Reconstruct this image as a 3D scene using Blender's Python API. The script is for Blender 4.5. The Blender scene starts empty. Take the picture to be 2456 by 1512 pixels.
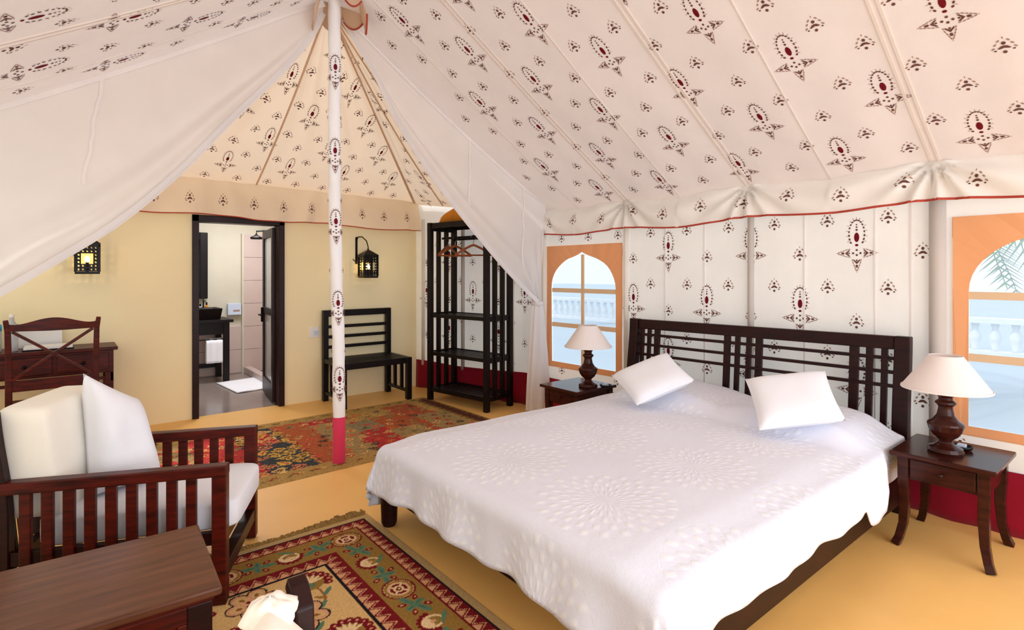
import bpy, math, random
import numpy as np
from mathutils import Vector, Matrix, noise
random.seed(7); rng = np.random.default_rng(7)
PI = math.pi
S = bpy.context.scene
C = S.collection

# ------------------------------------------------------------ camera, light, exposure
cam_d = bpy.data.cameras.new('camera'); cam = bpy.data.objects.new('camera', cam_d); C.objects.link(cam)
cam.location = (0, 0, 1.5)
cam.rotation_euler = (PI/2, 0, -math.radians(39.32))
cam_d.sensor_width = 36; cam_d.lens = 36*1317/2456; cam_d.shift_y = -101/2456
cam_d.clip_start = 0.05; cam_d.clip_end = 300
S.camera = cam
S.view_settings.view_transform = 'Standard'; S.view_settings.look = 'None'
S.view_settings.gamma = 1; S.view_settings.use_curve_mapping = False
S.view_settings.exposure = 0.39
S.cycles.max_bounces = 8; S.cycles.diffuse_bounces = 5; S.cycles.transparent_max_bounces = 10
S.cycles.caustics_reflective = False; S.cycles.caustics_refractive = False
S.cycles.sample_clamp_indirect = 6
W = bpy.data.worlds.new('World'); S.world = W; W.use_nodes = True
bg = W.node_tree.nodes['Background']; bg.inputs[0].default_value = (0.80, 0.90, 1.0, 1); bg.inputs[1].default_value = 1.3

def light(name, kind, loc, energy, color=(1, 1, 1), rot=None, size=None, size_y=None, radius=None):
    d = bpy.data.lights.new(name, kind); d.energy = energy; d.color = color
    if kind == 'AREA':
        d.shape = 'RECTANGLE'; d.size = size; d.size_y = size_y or size
    if radius is not None: d.shadow_soft_size = radius
    o = bpy.data.objects.new(name, d); o.location = loc; C.objects.link(o)
    if rot: o.rotation_euler = rot
    return o
sun = light('sun', 'SUN', (-8, 4, 12), 1.5, (1.0, 0.97, 0.92), rot=(math.radians(36), 0, math.radians(238)))
sun.data.angle = math.radians(2)
# unseen area light added behind the camera, for daylight from an open tent front
light('entrance_fill', 'AREA', (1.7, -2.3, 1.3), 84, (0.90, 0.95, 1.0), rot=(PI/2, 0, 0), size=4.4, size_y=2.2)
# area light added under the bathroom ceiling to brighten the room, no fixture
light('bathroom_fill_light', 'AREA', (1.9, 7.7, 2.55), 38, (0.97, 0.97, 1.0), rot=(0, 0, 0), size=0.9)

# ------------------------------------------------------------ materials
def lin(c):
    c = np.asarray(c, float)/255.0
    return np.where(c <= .04045, c/12.92, ((c+.055)/1.055)**2.4)
def L(r, g, b): 
    a = lin((r, g, b)); return (float(a[0]), float(a[1]), float(a[2]), 1)
def nodes(name):
    m = bpy.data.materials.new(name); m.use_nodes = True
    nt = m.node_tree; return m, nt, nt.nodes['Principled BSDF']
def coord(nt, kind='Object', scale=(1, 1, 1)):
    tc = nt.nodes.new('ShaderNodeTexCoord'); mp = nt.nodes.new('ShaderNodeMapping')
    mp.inputs['Scale'].default_value = scale
    nt.links.new(tc.outputs[kind], mp.inputs[0]); return mp.outputs[0]
def noise_n(nt, vec, scale, detail=4, rough=.55):
    n = nt.nodes.new('ShaderNodeTexNoise'); n.inputs['Scale'].default_value = scale
    n.inputs['Detail'].default_value = detail; n.inputs['Roughness'].default_value = rough
    nt.links.new(vec, n.inputs['Vector']); return n
def ramp(nt, fac, stops):
    r = nt.nodes.new('ShaderNodeValToRGB'); nt.links.new(fac, r.inputs[0])
    e = r.color_ramp.elements
    e[0].position, e[0].color = stops[0]; e[1].position, e[1].color = stops[-1]
    for p, c in stops[1:-1]:
        x = e.new(p); x.color = c
    return r.outputs[0]
def bump(nt, b, height, strength, dist=.01):
    n = nt.nodes.new('ShaderNodeBump'); n.inputs['Strength'].default_value = strength; n.inputs['Distance'].default_value = dist
    nt.links.new(height, n.inputs['Height']); nt.links.new(n.outputs[0], b.inputs['Normal'])
def plain(name, c, rough=.6, metal=0, var=.06, vscale=6, bumps=0, spec=.5):
    m, nt, b = nodes(name); v = coord(nt); n = noise_n(nt, v, vscale)
    a = lin(c)
    lo = tuple(float(q*(1-var)) for q in a)+(1,); hi = tuple(float(min(1, q*(1+var))) for q in a)+(1,)
    nt.links.new(ramp(nt, n.outputs[0], [(.3, lo), (.7, hi)]), b.inputs['Base Color'])
    b.inputs['Roughness'].default_value = rough; b.inputs['Metallic'].default_value = metal
    b.inputs['Specular IOR Level'].default_value = spec
    if bumps:
        n2 = noise_n(nt, v, vscale*12, 3); bump(nt, b, n2.outputs[0], bumps, .004)
    return m
def wood(name, dark, light_, rough=.32, scale=(3, 3, 22), ns=2.2):
    m, nt, b = nodes(name); v = coord(nt, 'Object', scale); n = noise_n(nt, v, ns, 6, .6)
    nt.links.new(ramp(nt, n.outputs[0], [(.32, L(*dark)), (.7, L(*light_))]), b.inputs['Base Color'])
    b.inputs['Roughness'].default_value = rough; b.inputs['Coat Weight'].default_value = .0; b.inputs['Specular IOR Level'].default_value = .24
    bump(nt, b, n.outputs[0], .15, .002)
    return m
def cloth(name, c, trans=.3, tcol=None, weave=.15, var=.03, wr=0.0):
    m, nt, b = nodes(name); v = coord(nt)
    n = noise_n(nt, v, 3.0, 3)
    a = lin(c); lo = tuple(float(q*(1-var)) for q in a)+(1,); hi = tuple(float(min(1, q*(1+var))) for q in a)+(1,)
    col = ramp(nt, n.outputs[0], [(.35, lo), (.65, hi)])
    nt.links.new(col, b.inputs['Base Color']); b.inputs['Roughness'].default_value = .85
    b.inputs['Specular IOR Level'].default_value = .15; b.inputs['Sheen Weight'].default_value = .15
    n2 = noise_n(nt, v, 260, 2); 
    if wr:
        n3 = noise_n(nt, v, 5.0, 2, .4)
        mx = nt.nodes.new('ShaderNodeMath'); mx.operation = 'MULTIPLY_ADD'; mx.inputs[1].default_value = wr
        nt.links.new(n3.outputs[0], mx.inputs[0]); nt.links.new(n2.outputs[0], mx.inputs[2]); bump(nt, b, mx.outputs[0], weave, .004)
    else:
        bump(nt, b, n2.outputs[0], weave, .002)
    if trans > 0:
        t = nt.nodes.new('ShaderNodeBsdfTranslucent'); mix = nt.nodes.new('ShaderNodeMixShader')
        t.inputs[0].default_value = L(*(tcol or c)); mix.inputs[0].default_value = trans
        nt.links.new(b.outputs[0], mix.inputs[1]); nt.links.new(t.outputs[0], mix.inputs[2])
        nt.links.new(mix.outputs[0], nt.nodes['Material Output'].inputs[0])
    return m
def emit(name, c, s):
    m, nt, b = nodes(name); b.inputs['Emission Color'].default_value = L(*c); b.inputs['Emission Strength'].default_value = s
    b.inputs['Base Color'].default_value = L(*c); return m
def attr_mat(name, rough=.9, bs=.5):
    m, nt, b = nodes(name); at = nt.nodes.new('ShaderNodeAttribute'); at.attribute_name = 'weave'
    v = coord(nt); n = noise_n(nt, v, 120, 2)
    mix = nt.nodes.new('ShaderNodeMixRGB'); mix.blend_type = 'MULTIPLY'; mix.inputs[0].default_value = .35
    nt.links.new(at.outputs[0], mix.inputs[1])
    nt.links.new(ramp(nt, n.outputs[0], [(.3, (.55, .55, .55, 1)), (.7, (1.3, 1.3, 1.3, 1))]), mix.inputs[2])
    nt.links.new(mix.outputs[0], b.inputs['Base Color']); b.inputs['Roughness'].default_value = rough
    b.inputs['Specular IOR Level'].default_value = .1
    bump(nt, b, n.outputs[0], bs, .003); return m

MT = {}
MT['roof'] = cloth('roof canvas', (228, 213, 206), .115, (250, 240, 232), wr=.8)
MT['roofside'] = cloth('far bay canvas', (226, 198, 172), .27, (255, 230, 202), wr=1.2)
MT['valance'] = cloth('valance cotton', (248, 243, 238), .25, (250, 246, 240))
MT['valance2'] = cloth('cream valance cotton', (250, 232, 208), .2, (255, 236, 208))
MT['wallcloth'] = cloth('tent wall canvas', (247, 240, 232), .2, (252, 244, 234), wr=.5)
MT['leftcloth'] = cloth('left wall canvas', (250, 240, 220), .5, (255, 246, 226))
MT['sheer'] = cloth('white curtain muslin', (246, 242, 243), .40, (252, 249, 248))
MT['seamcloth'] = cloth('seam tape', (246, 238, 236), .1)
MT['roofseam'] = cloth('roof seam', (240, 228, 220), .1)
MT['poleshade'] = cloth('pole sleeve shadow grey', (205, 196, 190), .1)  # grey puts the shadow strips along some wall poles into the colour
MT['crimson'] = cloth('crimson skirt canvas', (150, 14, 40), .1, (200, 20, 50), wr=1)
MT['print'] = plain('brown block print', (112, 74, 68), .9, var=.25, vscale=90, spec=.1)
MT['printred'] = plain('dark red block print', (112, 22, 34), .9, var=.3, vscale=120, spec=.1)
MT['printlight'] = plain('faded block print', (168, 136, 124), .9, var=.2, vscale=90, spec=.1)
MT['piping'] = plain('red piping', (176, 62, 44), .8, var=.1)
MT['orange'] = cloth('orange window canvas', (240, 178, 130), .2, (255, 200, 146), wr=.6)
MT['strap'] = cloth('window strap', (240, 212, 178), .3)
MT['plaster'] = plain('pale yellow plaster', (255, 238, 196), .75, var=.03, vscale=1.6, bumps=.08, spec=.25)
MT['floor'] = plain('ochre cement floor', (250, 196, 116), .42, var=.06, vscale=1.3, bumps=.03, spec=.35)
MT['mahog'] = wood('mahogany', (44, 9, 5), (96, 24, 11), .38)
MT['mahogtop'] = wood('waxed table top', (84, 50, 34), (120, 74, 50), .3, (2, 24, 3), 1.6)
MT['dark'] = wood('dark stained wood', (26, 5, 5), (44, 10, 8), .4)
MT['black'] = wood('black stained wood', (11, 4, 5), (20, 8, 8), .42)
MT['nightwood'] = wood('brown nightstand wood', (42, 15, 11), (68, 28, 20), .2)
MT['hanger'] = wood('varnished hanger wood', (128, 62, 28), (168, 92, 44), .3)
MT['white'] = cloth('white cotton', (243, 244, 252), 0, weave=.3, var=.01)
MT['cushion'] = cloth('ivory cushion cotton', (250, 244, 232), 0, weave=.25, var=.01, wr=1)
MT['lampshade'] = cloth('lampshade linen', (252, 244, 242), .25, (255, 246, 242))
MT['metal'] = plain('black iron', (18, 15, 14), .4, .6, var=.2)
MT['chrome'] = plain('dull steel', (150, 150, 150), .3, .9)
MT['bulb'] = emit('warm bulb', (255, 214, 120), 30)
MT['plastic'] = plain('white plastic', (240, 238, 236), .35, var=.01)
MT['blue'] = plain('cyan label', (20, 170, 215), .4, var=.05)
MT['pink'] = cloth('pink sleeve cloth', (226, 66, 104), 0, weave=.3)
MT['polecloth'] = cloth('printed white sleeve cloth', (250, 249, 252), 0, weave=.3)
MT['bathwall'] = plain('grey cream bathroom plaster', (205, 198, 180), .6, var=.02)
MT['tile'] = plain('pinkish bathroom tile', (200, 180, 174), .3, var=.04, vscale=3)
MT['bathfloor'] = plain('grey polished bathroom floor', (148, 134, 128), .18, var=.12, vscale=2)
MT['bluebox'] = plain('pale blue board', (200, 212, 232), .5, var=.05)
MT['mirror'] = plain('mirror glass', (90, 92, 96), .05, 1, var=0)
MT['terrace'] = plain('pale blue grey terrace', (172, 188, 200), .7, var=.05, vscale=.5)
MT['stone'] = plain('white balustrade', (236, 238, 240), .7)
MT['leaf'] = plain('palm green', (84, 128, 70), .6, var=.3, vscale=4)
MT['trunk'] = plain('palm trunk', (140, 116, 92), .8, var=.2)
MT['yellow'] = plain('amber bottle and wall glow', (206, 128, 22), .9, var=.1)  # toiletry bottle, and the lit wall colour above the wardrobe
MT['fringe'] = plain('olive wool fringe', (140, 106, 48), .9, var=.25, vscale=60)

def window_net():
    m, nt, b = nodes('window net film'); t = nt.nodes.new('ShaderNodeBsdfTransparent'); mix = nt.nodes.new('ShaderNodeMixShader')
    tr = nt.nodes.new('ShaderNodeBsdfTranslucent'); m2 = nt.nodes.new('ShaderNodeMixShader')
    tr.inputs[0].default_value = (.55, .62, .70, 1)
    b.inputs['Base Color'].default_value = (.60, .68, .76, 1); b.inputs['Roughness'].default_value = .6
    m2.inputs[0].default_value = .6; nt.links.new(b.outputs[0], m2.inputs[1]); nt.links.new(tr.outputs[0], m2.inputs[2])
    mix.inputs[0].default_value = .5; nt.links.new(m2.outputs[0], mix.inputs[1]); nt.links.new(t.outputs[0], mix.inputs[2])
    nt.links.new(mix.outputs[0], nt.nodes['Material Output'].inputs[0]); return m
MT['net'] = window_net()
def door_glass():
    m, nt, b = nodes('door glass'); b.inputs['Base Color'].default_value = (.6, .62, .66, 1); b.inputs['Roughness'].default_value = .12
    t = nt.nodes.new('ShaderNodeBsdfTransparent'); mix = nt.nodes.new('ShaderNodeMixShader'); mix.inputs[0].default_value = .35
    nt.links.new(b.outputs[0], mix.inputs[1]); nt.links.new(t.outputs[0], mix.inputs[2])
    nt.links.new(mix.outputs[0], nt.nodes['Material Output'].inputs[0]); return m
MT['glass'] = door_glass()
def spread_mat():
    m, nt, b = nodes('white quilted bedspread'); N = nt.nodes; K = nt.links
    b.inputs['Roughness'].default_value = .85; b.inputs['Specular IOR Level'].default_value = .15
    uv = N.new('ShaderNodeUVMap'); uv.uv_map = 'UVMap'
    def vm(op, a, bb=None, v=None):
        n = N.new('ShaderNodeVectorMath'); n.operation = op; K.new(a, n.inputs[0])
        if bb is not None: K.new(bb, n.inputs[1])
        if v is not None: n.inputs[1].default_value = v
        return n
    def mm(op, a, v=None, bb=None):
        n = N.new('ShaderNodeMath'); n.operation = op; K.new(a, n.inputs[0])
        if v is not None: n.inputs[1].default_value = v
        if bb is not None: K.new(bb, n.inputs[1])
        return n.outputs[0]
    q = vm('MULTIPLY', uv.outputs[0], v=(1/.66, 1/.66, 0)).outputs[0]
    f = vm('FRACTION', q).outputs[0]; f = vm('SUBTRACT', f, v=(.5, .5, 0)).outputs[0]
    r = vm('LENGTH', f).outputs['Value']
    sp = N.new('ShaderNodeSeparateXYZ'); K.new(f, sp.inputs[0])
    th = mm('ARCTAN2', sp.outputs[1], bb=sp.outputs[0])
    ri = mm('MULTIPLY', r, 13.0); rf = mm('FRACT', ri); rl = mm('FLOOR', ri)
    ph = mm('ADD', mm('MULTIPLY', th, 22.0), bb=mm('MULTIPLY', rl, PI))
    pet = mm('MULTIPLY', mm('MAXIMUM', mm('COSINE', ph), 0.0), bb=mm('SINE', mm('MULTIPLY', rf, PI)))
    inr = mm('LESS_THAN', r, .47); pet = mm('MULTIPLY', pet, bb=inr)
    no = noise_n(nt, uv.outputs[0], 9, 4); wv = noise_n(nt, uv.outputs[0], 160, 2)
    h = mm('ADD', pet, bb=mm('MULTIPLY', no.outputs[0], 1.6)); h = mm('ADD', h, bb=mm('MULTIPLY', wv.outputs[0], .5))
    bump(nt, b, h, .38, .006)
    K.new(ramp(nt, pet, [(0, L(236, 239, 253)), (1, L(246, 248, 255))]), b.inputs['Base Color'])
    return m
MT['spread'] = spread_mat()

# ------------------------------------------------------------ mesh helpers
class M:
    def __init__(s): s.v = []; s.f = []; s.mi = []; s.uv = None
    def add(s, vs, fs, mi=0):
        b = len(s.v); s.v += [tuple(p) for p in vs]; s.f += [tuple(b+i for i in f) for f in fs]; s.mi += [mi]*len(fs); return s
    def box(s, x0, x1, y0, y1, z0, z1, mi=0):
        return s.add([(x0,y0,z0),(x1,y0,z0),(x1,y1,z0),(x0,y1,z0),(x0,y0,z1),(x1,y0,z1),(x1,y1,z1),(x0,y1,z1)],
              [(3,2,1,0),(4,5,6,7),(0,1,5,4),(1,2,6,5),(2,3,7,6),(3,0,4,7)], mi)
    def bar(s, p, q, w, h, up=(0,0,1), mi=0):
        p = Vector(p); q = Vector(q); d = (q-p).normalized(); up = Vector(up)
        if abs(d.dot(up)) > .98: up = Vector((1,0,0))
        a = d.cross(up).normalized(); b = a.cross(d).normalized()
        vs = [c + a*sx*w/2 + b*sy*h/2 for c in (p, q) for sx, sy in ((-1,-1),(1,-1),(1,1),(-1,1))]
        return s.add(vs, [(0,1,2,3),(7,6,5,4),(0,4,5,1),(1,5,6,2),(2,6,7,3),(3,7,4,0)], mi)
    def path(s, pts, w, h, up=(0,0,1), mi=0):
        """rectangular section swept along a polyline; w,h scalars or lists"""
        pts = [Vector(p) for p in pts]; n = len(pts); up = Vector(up); vs = []
        for i, p in enumerate(pts):
            d = (pts[min(i+1,n-1)]-pts[max(i-1,0)]).normalized()
            a = d.cross(up).normalized() if abs(d.dot(up)) < .98 else Vector((1,0,0)); b = a.cross(d).normalized()
            ww = w[i] if hasattr(w,'__len__') else w; hh = h[i] if hasattr(h,'__len__') else h
            vs += [p+a*sx*ww/2+b*sy*hh/2 for sx, sy in ((-1,-1),(1,-1),(1,1),(-1,1))]
        fs = [(0,1,2,3), tuple(4*(n-1)+k for k in (3,2,1,0))]
        for i in range(n-1):
            for k in range(4): fs.append((4*i+k, 4*i+4+k, 4*i+4+(k+1)%4, 4*i+(k+1)%4))
        return s.add(vs, fs, mi)
    def tube(s, pts, r, seg=10, mi=0):
        pts = [Vector(p) for p in pts]; n = len(pts); vs = []; ref = Vector((0,0,1))
        for i, p in enumerate(pts):
            d = (pts[min(i+1,n-1)]-pts[max(i-1,0)]).normalized()
            rf = ref if abs(d.dot(ref)) < .95 else Vector((1,0,0))
            a = d.cross(rf).normalized(); b = d.cross(a); rr = r[i] if hasattr(r,'__len__') else r
            vs += [p + a*math.cos(2*PI*k/seg)*rr + b*math.sin(2*PI*k/seg)*rr for k in range(seg)]
        fs = [tuple(range(seg))[::-1], tuple(range((n-1)*seg, n*seg))]
        for i in range(n-1):
            for k in range(seg): fs.append((i*seg+k, i*seg+(k+1)%seg, (i+1)*seg+(k+1)%seg, (i+1)*seg+k))
        return s.add(vs, fs, mi)
    def lathe(s, prof, c=(0,0,0), seg=28, mi=0, cap=True):
        vs = []; n = len(prof)
        for r, z in prof:
            vs += [(c[0]+r*math.cos(2*PI*k/seg), c[1]+r*math.sin(2*PI*k/seg), c[2]+z) for k in range(seg)]
        fs = []
        for i in range(n-1):
            for k in range(seg): fs.append((i*seg+k, i*seg+(k+1)%seg, (i+1)*seg+(k+1)%seg, (i+1)*seg+k))
        if cap: fs += [tuple(range(seg))[::-1], tuple(range((n-1)*seg, n*seg))]
        return s.add(vs, fs, mi)
    def grid(s, fn, nu, nv, mi=0, uvf=None):
        vs = []; uvs = []
        for j in range(nv+1):
            for i in range(nu+1):
                vs.append(fn(i/nu, j/nv)); uvs.append(uvf(i/nu, j/nv) if uvf else (i/nu, j/nv))
        fs = [(j*(nu+1)+i, j*(nu+1)+i+1, (j+1)*(nu+1)+i+1, (j+1)*(nu+1)+i) for j in range(nv) for i in range(nu)]
        if uvf: s.uv = uvs
        return s.add(vs, fs, mi)
    def build(s, name, mat, parent=None, smooth=False, bevel=0, sub=0, world=False, solid=0, angle=None):
        me = bpy.data.meshes.new(name); off = Vector((0,0,0))
        if world and parent is not None: off = Vector(parent.location)
        me.from_pydata([Vector(p)-off for p in s.v], [], s.f)
        for m in (mat if isinstance(mat, (list, tuple)) else [mat]): me.materials.append(MT[m] if isinstance(m, str) else m)
        me.polygons.foreach_set('material_index', s.mi)
        if s.uv:
            ul = me.uv_layers.new(name='UVMap'); li = np.empty(len(me.loops), int); me.loops.foreach_get('vertex_index', li)
            ul.data.foreach_set('uv', np.array(s.uv)[li].ravel())
        if smooth: me.polygons.foreach_set('use_smooth', [True]*len(me.polygons))
        me.update(); o = bpy.data.objects.new(name, me); C.objects.link(o)
        if parent is not None: o.parent = parent
        if bevel:
            b = o.modifiers.new('bevel','BEVEL'); b.width = bevel; b.segments = 2; b.limit_method = 'ANGLE'
        if sub:
            b = o.modifiers.new('sub','SUBSURF'); b.levels = sub; b.render_levels = sub
        if solid:
            b = o.modifiers.new('solid','SOLIDIFY'); b.thickness = solid; b.offset = 0
        return o
def thing(name, label, cat, loc=(0,0,0), rz=0, group=None):
    o = bpy.data.objects.new(name, None); o.empty_display_size = .1; C.objects.link(o)
    o.location = loc; o.rotation_euler = (0,0,rz); o['label'] = label; o['category'] = cat
    if group: o['group'] = group
    return o
def tag(o, label, cat, group=None):
    o['label'] = label; o['category'] = cat
    if group: o['group'] = group
    return o
def struct(o, label=None):
    o['kind'] = 'structure'
    if label: o['label'] = label
    return o
def copy_tree(o, parent=None):
    c = o.copy(); C.objects.link(c); c.parent = parent
    for ch in list(o.children): copy_tree(ch, c)
    return c
def sm(x, a, b):
    t = min(1, max(0, (x-a)/(b-a))); return t*t*(3-2*t)
def interp(pts, t):
    """Catmull-Rom through points, t in 0..1 over arc index"""
    n = len(pts)-1; x = min(max(t, 0), 1)*n; i = min(int(x), n-1); f = x-i
    P = [Vector(pts[max(0, min(n, k))]) for k in (i-1, i, i+1, i+2)]
    return .5*((2*P[1])+(P[2]-P[0])*f+(2*P[0]-5*P[1]+4*P[2]-P[3])*f*f+(3*P[1]-P[0]-3*P[2]+P[3])*f**3)

# ------------------------------------------------------------ block-print motifs as flat printed polygons
def ell(cx, cy, rx, ry, n=6, rot=0):
    return [(cx+rx*math.cos(2*PI*k/n)*math.cos(rot)-ry*math.sin(2*PI*k/n)*math.sin(rot),
             cy+rx*math.cos(2*PI*k/n)*math.sin(rot)+ry*math.sin(2*PI*k/n)*math.cos(rot)) for k in range(n)]
def big_motif():
    P = []
    P.append((ell(0, .102, .0155, .031, 12), 1))
    for y, r in ((.150, .0075), (.168, .006), (.184, .005)): P.append((ell(0, y, r, r), 0))
    for k in range(17):
        a = -PI*.22 + (PI*1.44)*k/16; rr = .0072 if k in (0, 1, 2, 14, 15, 16) else .0064
        x = .046*math.cos(a); y = .125+.088*math.sin(a); P.append((ell(x, y, rr*.85, rr*1.25, 6, a), 0))
    for k in range(13):
        a = -PI*.16 + (PI*1.32)*k/12; x = .058*math.cos(a); y = .125+.102*math.sin(a)
        P.append((ell(x, y, .009, .0022, 4, a), 2))
    P.append((ell(0, .052, .011, .0085, 6), 1))
    for x, y in ((-.022, 0), (.022, 0), (0, -.012), (0, .020)): P.append((ell(x, y, .0075, .0075), 0))
    for ang in (0, PI, -PI/2):
        ca, sa = math.cos(ang), math.sin(ang)
        def T(pts): return [(x*ca-y*sa, x*sa+y*ca) for x, y in pts]
        oy = 0
        P.append((T([(.038, .019), (.053, .004), (.053, -.004), (.038, -.019), (.049, -.019), (.069, -.002), (.069, .002), (.049, .019)]), 0))
        P.append((T(ell(.084, 0, .011, .008)), 0)); P.append((T(ell(.046, 0, .006, .006)), 0))
        for x, y in ((.045, .025), (.062, .022), (.078, .016), (.094, .010), (.108, .005)):
            for sg in (1, -1): P.append((T(ell(x, sg*y, .009, .0038, 5, -sg*.45)), 2))
        P.append((T(ell(.121, 0, .006, .002, 4)), 2))
    return P
def small_motif():
    P = [(ell(0, .020, .0095, .011), 0), (ell(0, -.036, .009, .010), 0)]
    P.append(([(-.026, -.014), (-.012, .002), (0, .005), (.012, .002), (.026, -.014), (.016, -.016), (0, -.010), (-.016, -.016)], 0))
    for x, y, a in ((.020, .036, -.9), (.034, .014, -.9), (.044, -.010, -.8)):
        P.append((ell(x*.92, y, .010, .005, 5, a), 2)); P.append((ell(-x*.92, y, .010, .005, 5, -a), 2))
    P.append((ell(.034, -.024, .006, .005), 0)); P.append((ell(-.034, -.024, .006, .005), 0))
    P.append((ell(0, .054, .003, .009, 4), 2))
    return P
BIG, SMALL = big_motif(), small_motif()
def stamp(m, fn, motif, a, b, base=1, sx=1., sy=1.):
    """fn(a,b)->(point, normal); print drawn with y towards decreasing b"""
    for poly, k in motif:
        vs = []
        for x, y in poly:
            p, n = fn(a+x*sx, b-y*sy); vs.append(p+n*.0025)
        m.add(vs, [tuple(range(len(vs)))], base+k)
def lattice(m, fn, inside, a0, b0, pa=.70, pb=.88, base=1, rng_a=(-12, 12), rng_b=(-8, 8)):
    for j in range(*rng_b):
        for i in range(*rng_a):
            b = b0+j*pb/4; a = a0+i*pa/4
            if j % 2 == 0:
                if i % 2: continue
                big = (i//2 + j//2) % 2 == 0
                if j//2 % 2 and False: pass
                if big:
                    if inside(a, b, .10): stamp(m, fn, BIG, a, b, base, pa/.72, 1.06)
                elif inside(a, b, .03): stamp(m, fn, SMALL, a, b, base)
            else:
                if i % 2 == 0: continue
                if inside(a, b, .03): stamp(m, fn, SMALL, a, b, base)
def with_normal(pf, flip=1):
    def f(a, b):
        p = pf(a, b); n = (pf(a+.01, b)-p).cross(pf(a, b+.01)-p).normalized()*flip
        return p, n
    return f
CL = lambda c: [c, 'print', 'printred', 'printlight']

# ------------------------------------------------------------ STRUCTURE
fl = M(); fl.box(-1.6, 4.5, -3.2, 6.5, -.12, 0); struct(fl.build('floor', 'floor'))
# masonry back wall with the doorway
DX0, DX1, DZ = 1.03, 1.94, 2.10
wb = M(); V0, V1 = 6.44, 6.60
wb.box(-1.6, DX0, V0, V1, 0, 2.62); wb.box(DX1, 3.85, V0, V1, 0, 2.62); wb.box(DX0, DX1, V0, V1, DZ, 2.62)
wall_back = struct(wb.build('wall_back', 'plaster'))
# bathroom beyond
bf = M(); bf.box(.4, 3.6, 6.5, 9.1, -.1, .0); struct(bf.build('floor', 'bathfloor'), 'polished grey floor of the bathroom')
b = M(); b.box(.4, 3.6, 8.95, 9.1, 0, 2.7); struct(b.build('wall_bathroom_back', 'bathwall'))
b = M(); b.box(.25, .4, 6.6, 9.1, 0, 2.7); struct(b.build('wall_bathroom_left', 'bathwall'))
b = M(); b.box(3.6, 3.75, 6.6, 9.1, 0, 2.7); struct(b.build('wall_bathroom_right', 'tile'))
b = M(); b.box(.25, 3.75, 6.6, 9.1, 2.7, 2.8); struct(b.build('ceiling_bathroom', 'bathwall'))
# tiles on the bathroom wall: wainscot left, full height in the shower corner
tp = struct((lambda: M().box(.4, 3.6, 8.915, 8.93, 0, .002).build('trim_1', 'tile'))(), 'pinkish tile cladding of the bathroom wall')
for i in range(5):
    for j in range(2):
        M().box(.45+i*.33, .45+i*.33+.326, 8.92, 8.955, .01+j*.35, .01+j*.35+.346).build('tile', 'tile', tp, bevel=.002)
for i in range(4):
    for j in range(6):
        M().box(2.10+i*.36, 2.10+i*.36+.356, 8.90, 8.955, .01+j*.345, .01+j*.345+.341).build('tile', 'tile', tp, bevel=.002)
M().box(2.075, 2.10, 8.89, 8.955, .0, 2.09).build('edge_strip', 'bathwall', tp)
k = M(); k.box(2.10, 2.2, 7.2, 8.89, 0, .10); struct(k.build('trim_2', 'tile', bevel=.01), 'low shower kerb')

# right tent wall made of canvas panels
WP = [(3.63, 6.44), (3.86, 5.63), (4.09, 4.80), (4.12, 4.50), (4.20, 2.15), (4.20, -3.0)]
def wall_u(v):
    for (u0, v0), (u1, v1) in zip(WP[:-1], WP[1:]):
        if v1 <= v <= v0: return u0+(u1-u0)*(v-v0)/(v1-v0)
    return WP[0][0] if v > WP[0][1] else WP[-1][0]
def wall_pt(a, b):
    """a runs along -v, b is distance down from z=2.3"""
    v = -a; return Vector((wall_u(v)-.004*math.sin(a*9)-.003*math.sin(b*7+a*5), v, 2.3-b))
wallfn = with_normal(wall_pt)
if wallfn(-2., 1.)[1].x > 0: wallfn = with_normal(wall_pt, -1)
WIN = [(-.145, .885, .53, 1.84), (3.40, 4.42, .49, 1.79)]
wr = M()
vs_ = sorted({round(x, 4) for x in list(np.arange(-3.0, 6.45, .11))+[w[0] for w in WIN]+[w[1] for w in WIN]+[6.44]})
zs_ = sorted({round(x, 4) for x in list(np.arange(0, 2.3, .12))+[w[2] for w in WIN]+[w[3] for w in WIN]+[2.28, 2.42, 2.56]})
for i in range(len(vs_)-1):
    for j in range(len(zs_)-1):
        if zs_[j] > 2.27 and vs_[i] < 4.4: continue
        vm, zm = (vs_[i]+vs_[i+1])/2, (zs_[j]+zs_[j+1])/2
        if any(w[0] < vm < w[1] and w[2] < zm < w[3] for w in WIN): continue
        q = [wall_pt(-v, 2.3-z) for v, z in ((vs_[i], zs_[j]), (vs_[i+1], zs_[j]), (vs_[i+1], zs_[j+1]), (vs_[i], zs_[j+1]))]
        wr.add(q, [(0, 1, 2, 3)])
def win_clear(v, z, m): return not any(w[0]-m-.02 < v < w[1]+m+.02 and w[2]-m < z < w[3]+m for w in WIN)
lattice(wr, wallfn, lambda a, b, m: -6.3 < a < 2.6 and .35 < b < 1.9-m and win_clear(-a, 2.3-b, m) and not (m > .05 and .95 < -a < 1.2) and not (-4.7 < a < -4.4),
        -1.41, .665, .745, .94, rng_a=(-30, 26), rng_b=(-2, 8))
wall_right = struct(wr.build('wall_right', CL('wallcloth'), smooth=False))
# crimson skirt along the foot of the tent wall
sk = M()
sk.grid(lambda s, t: (lambda v: Vector((wall_u(v)-.02-.012*math.sin(v*23)*t-.01*math.sin(v*9), v, .352*(1-t)+.012*math.sin(v*3.1)*(1-t))))(6.40-s*9.3), 150, 5)
sk.build('skirt_band', 'crimson', wall_right, smooth=True, solid=.006)
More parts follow.
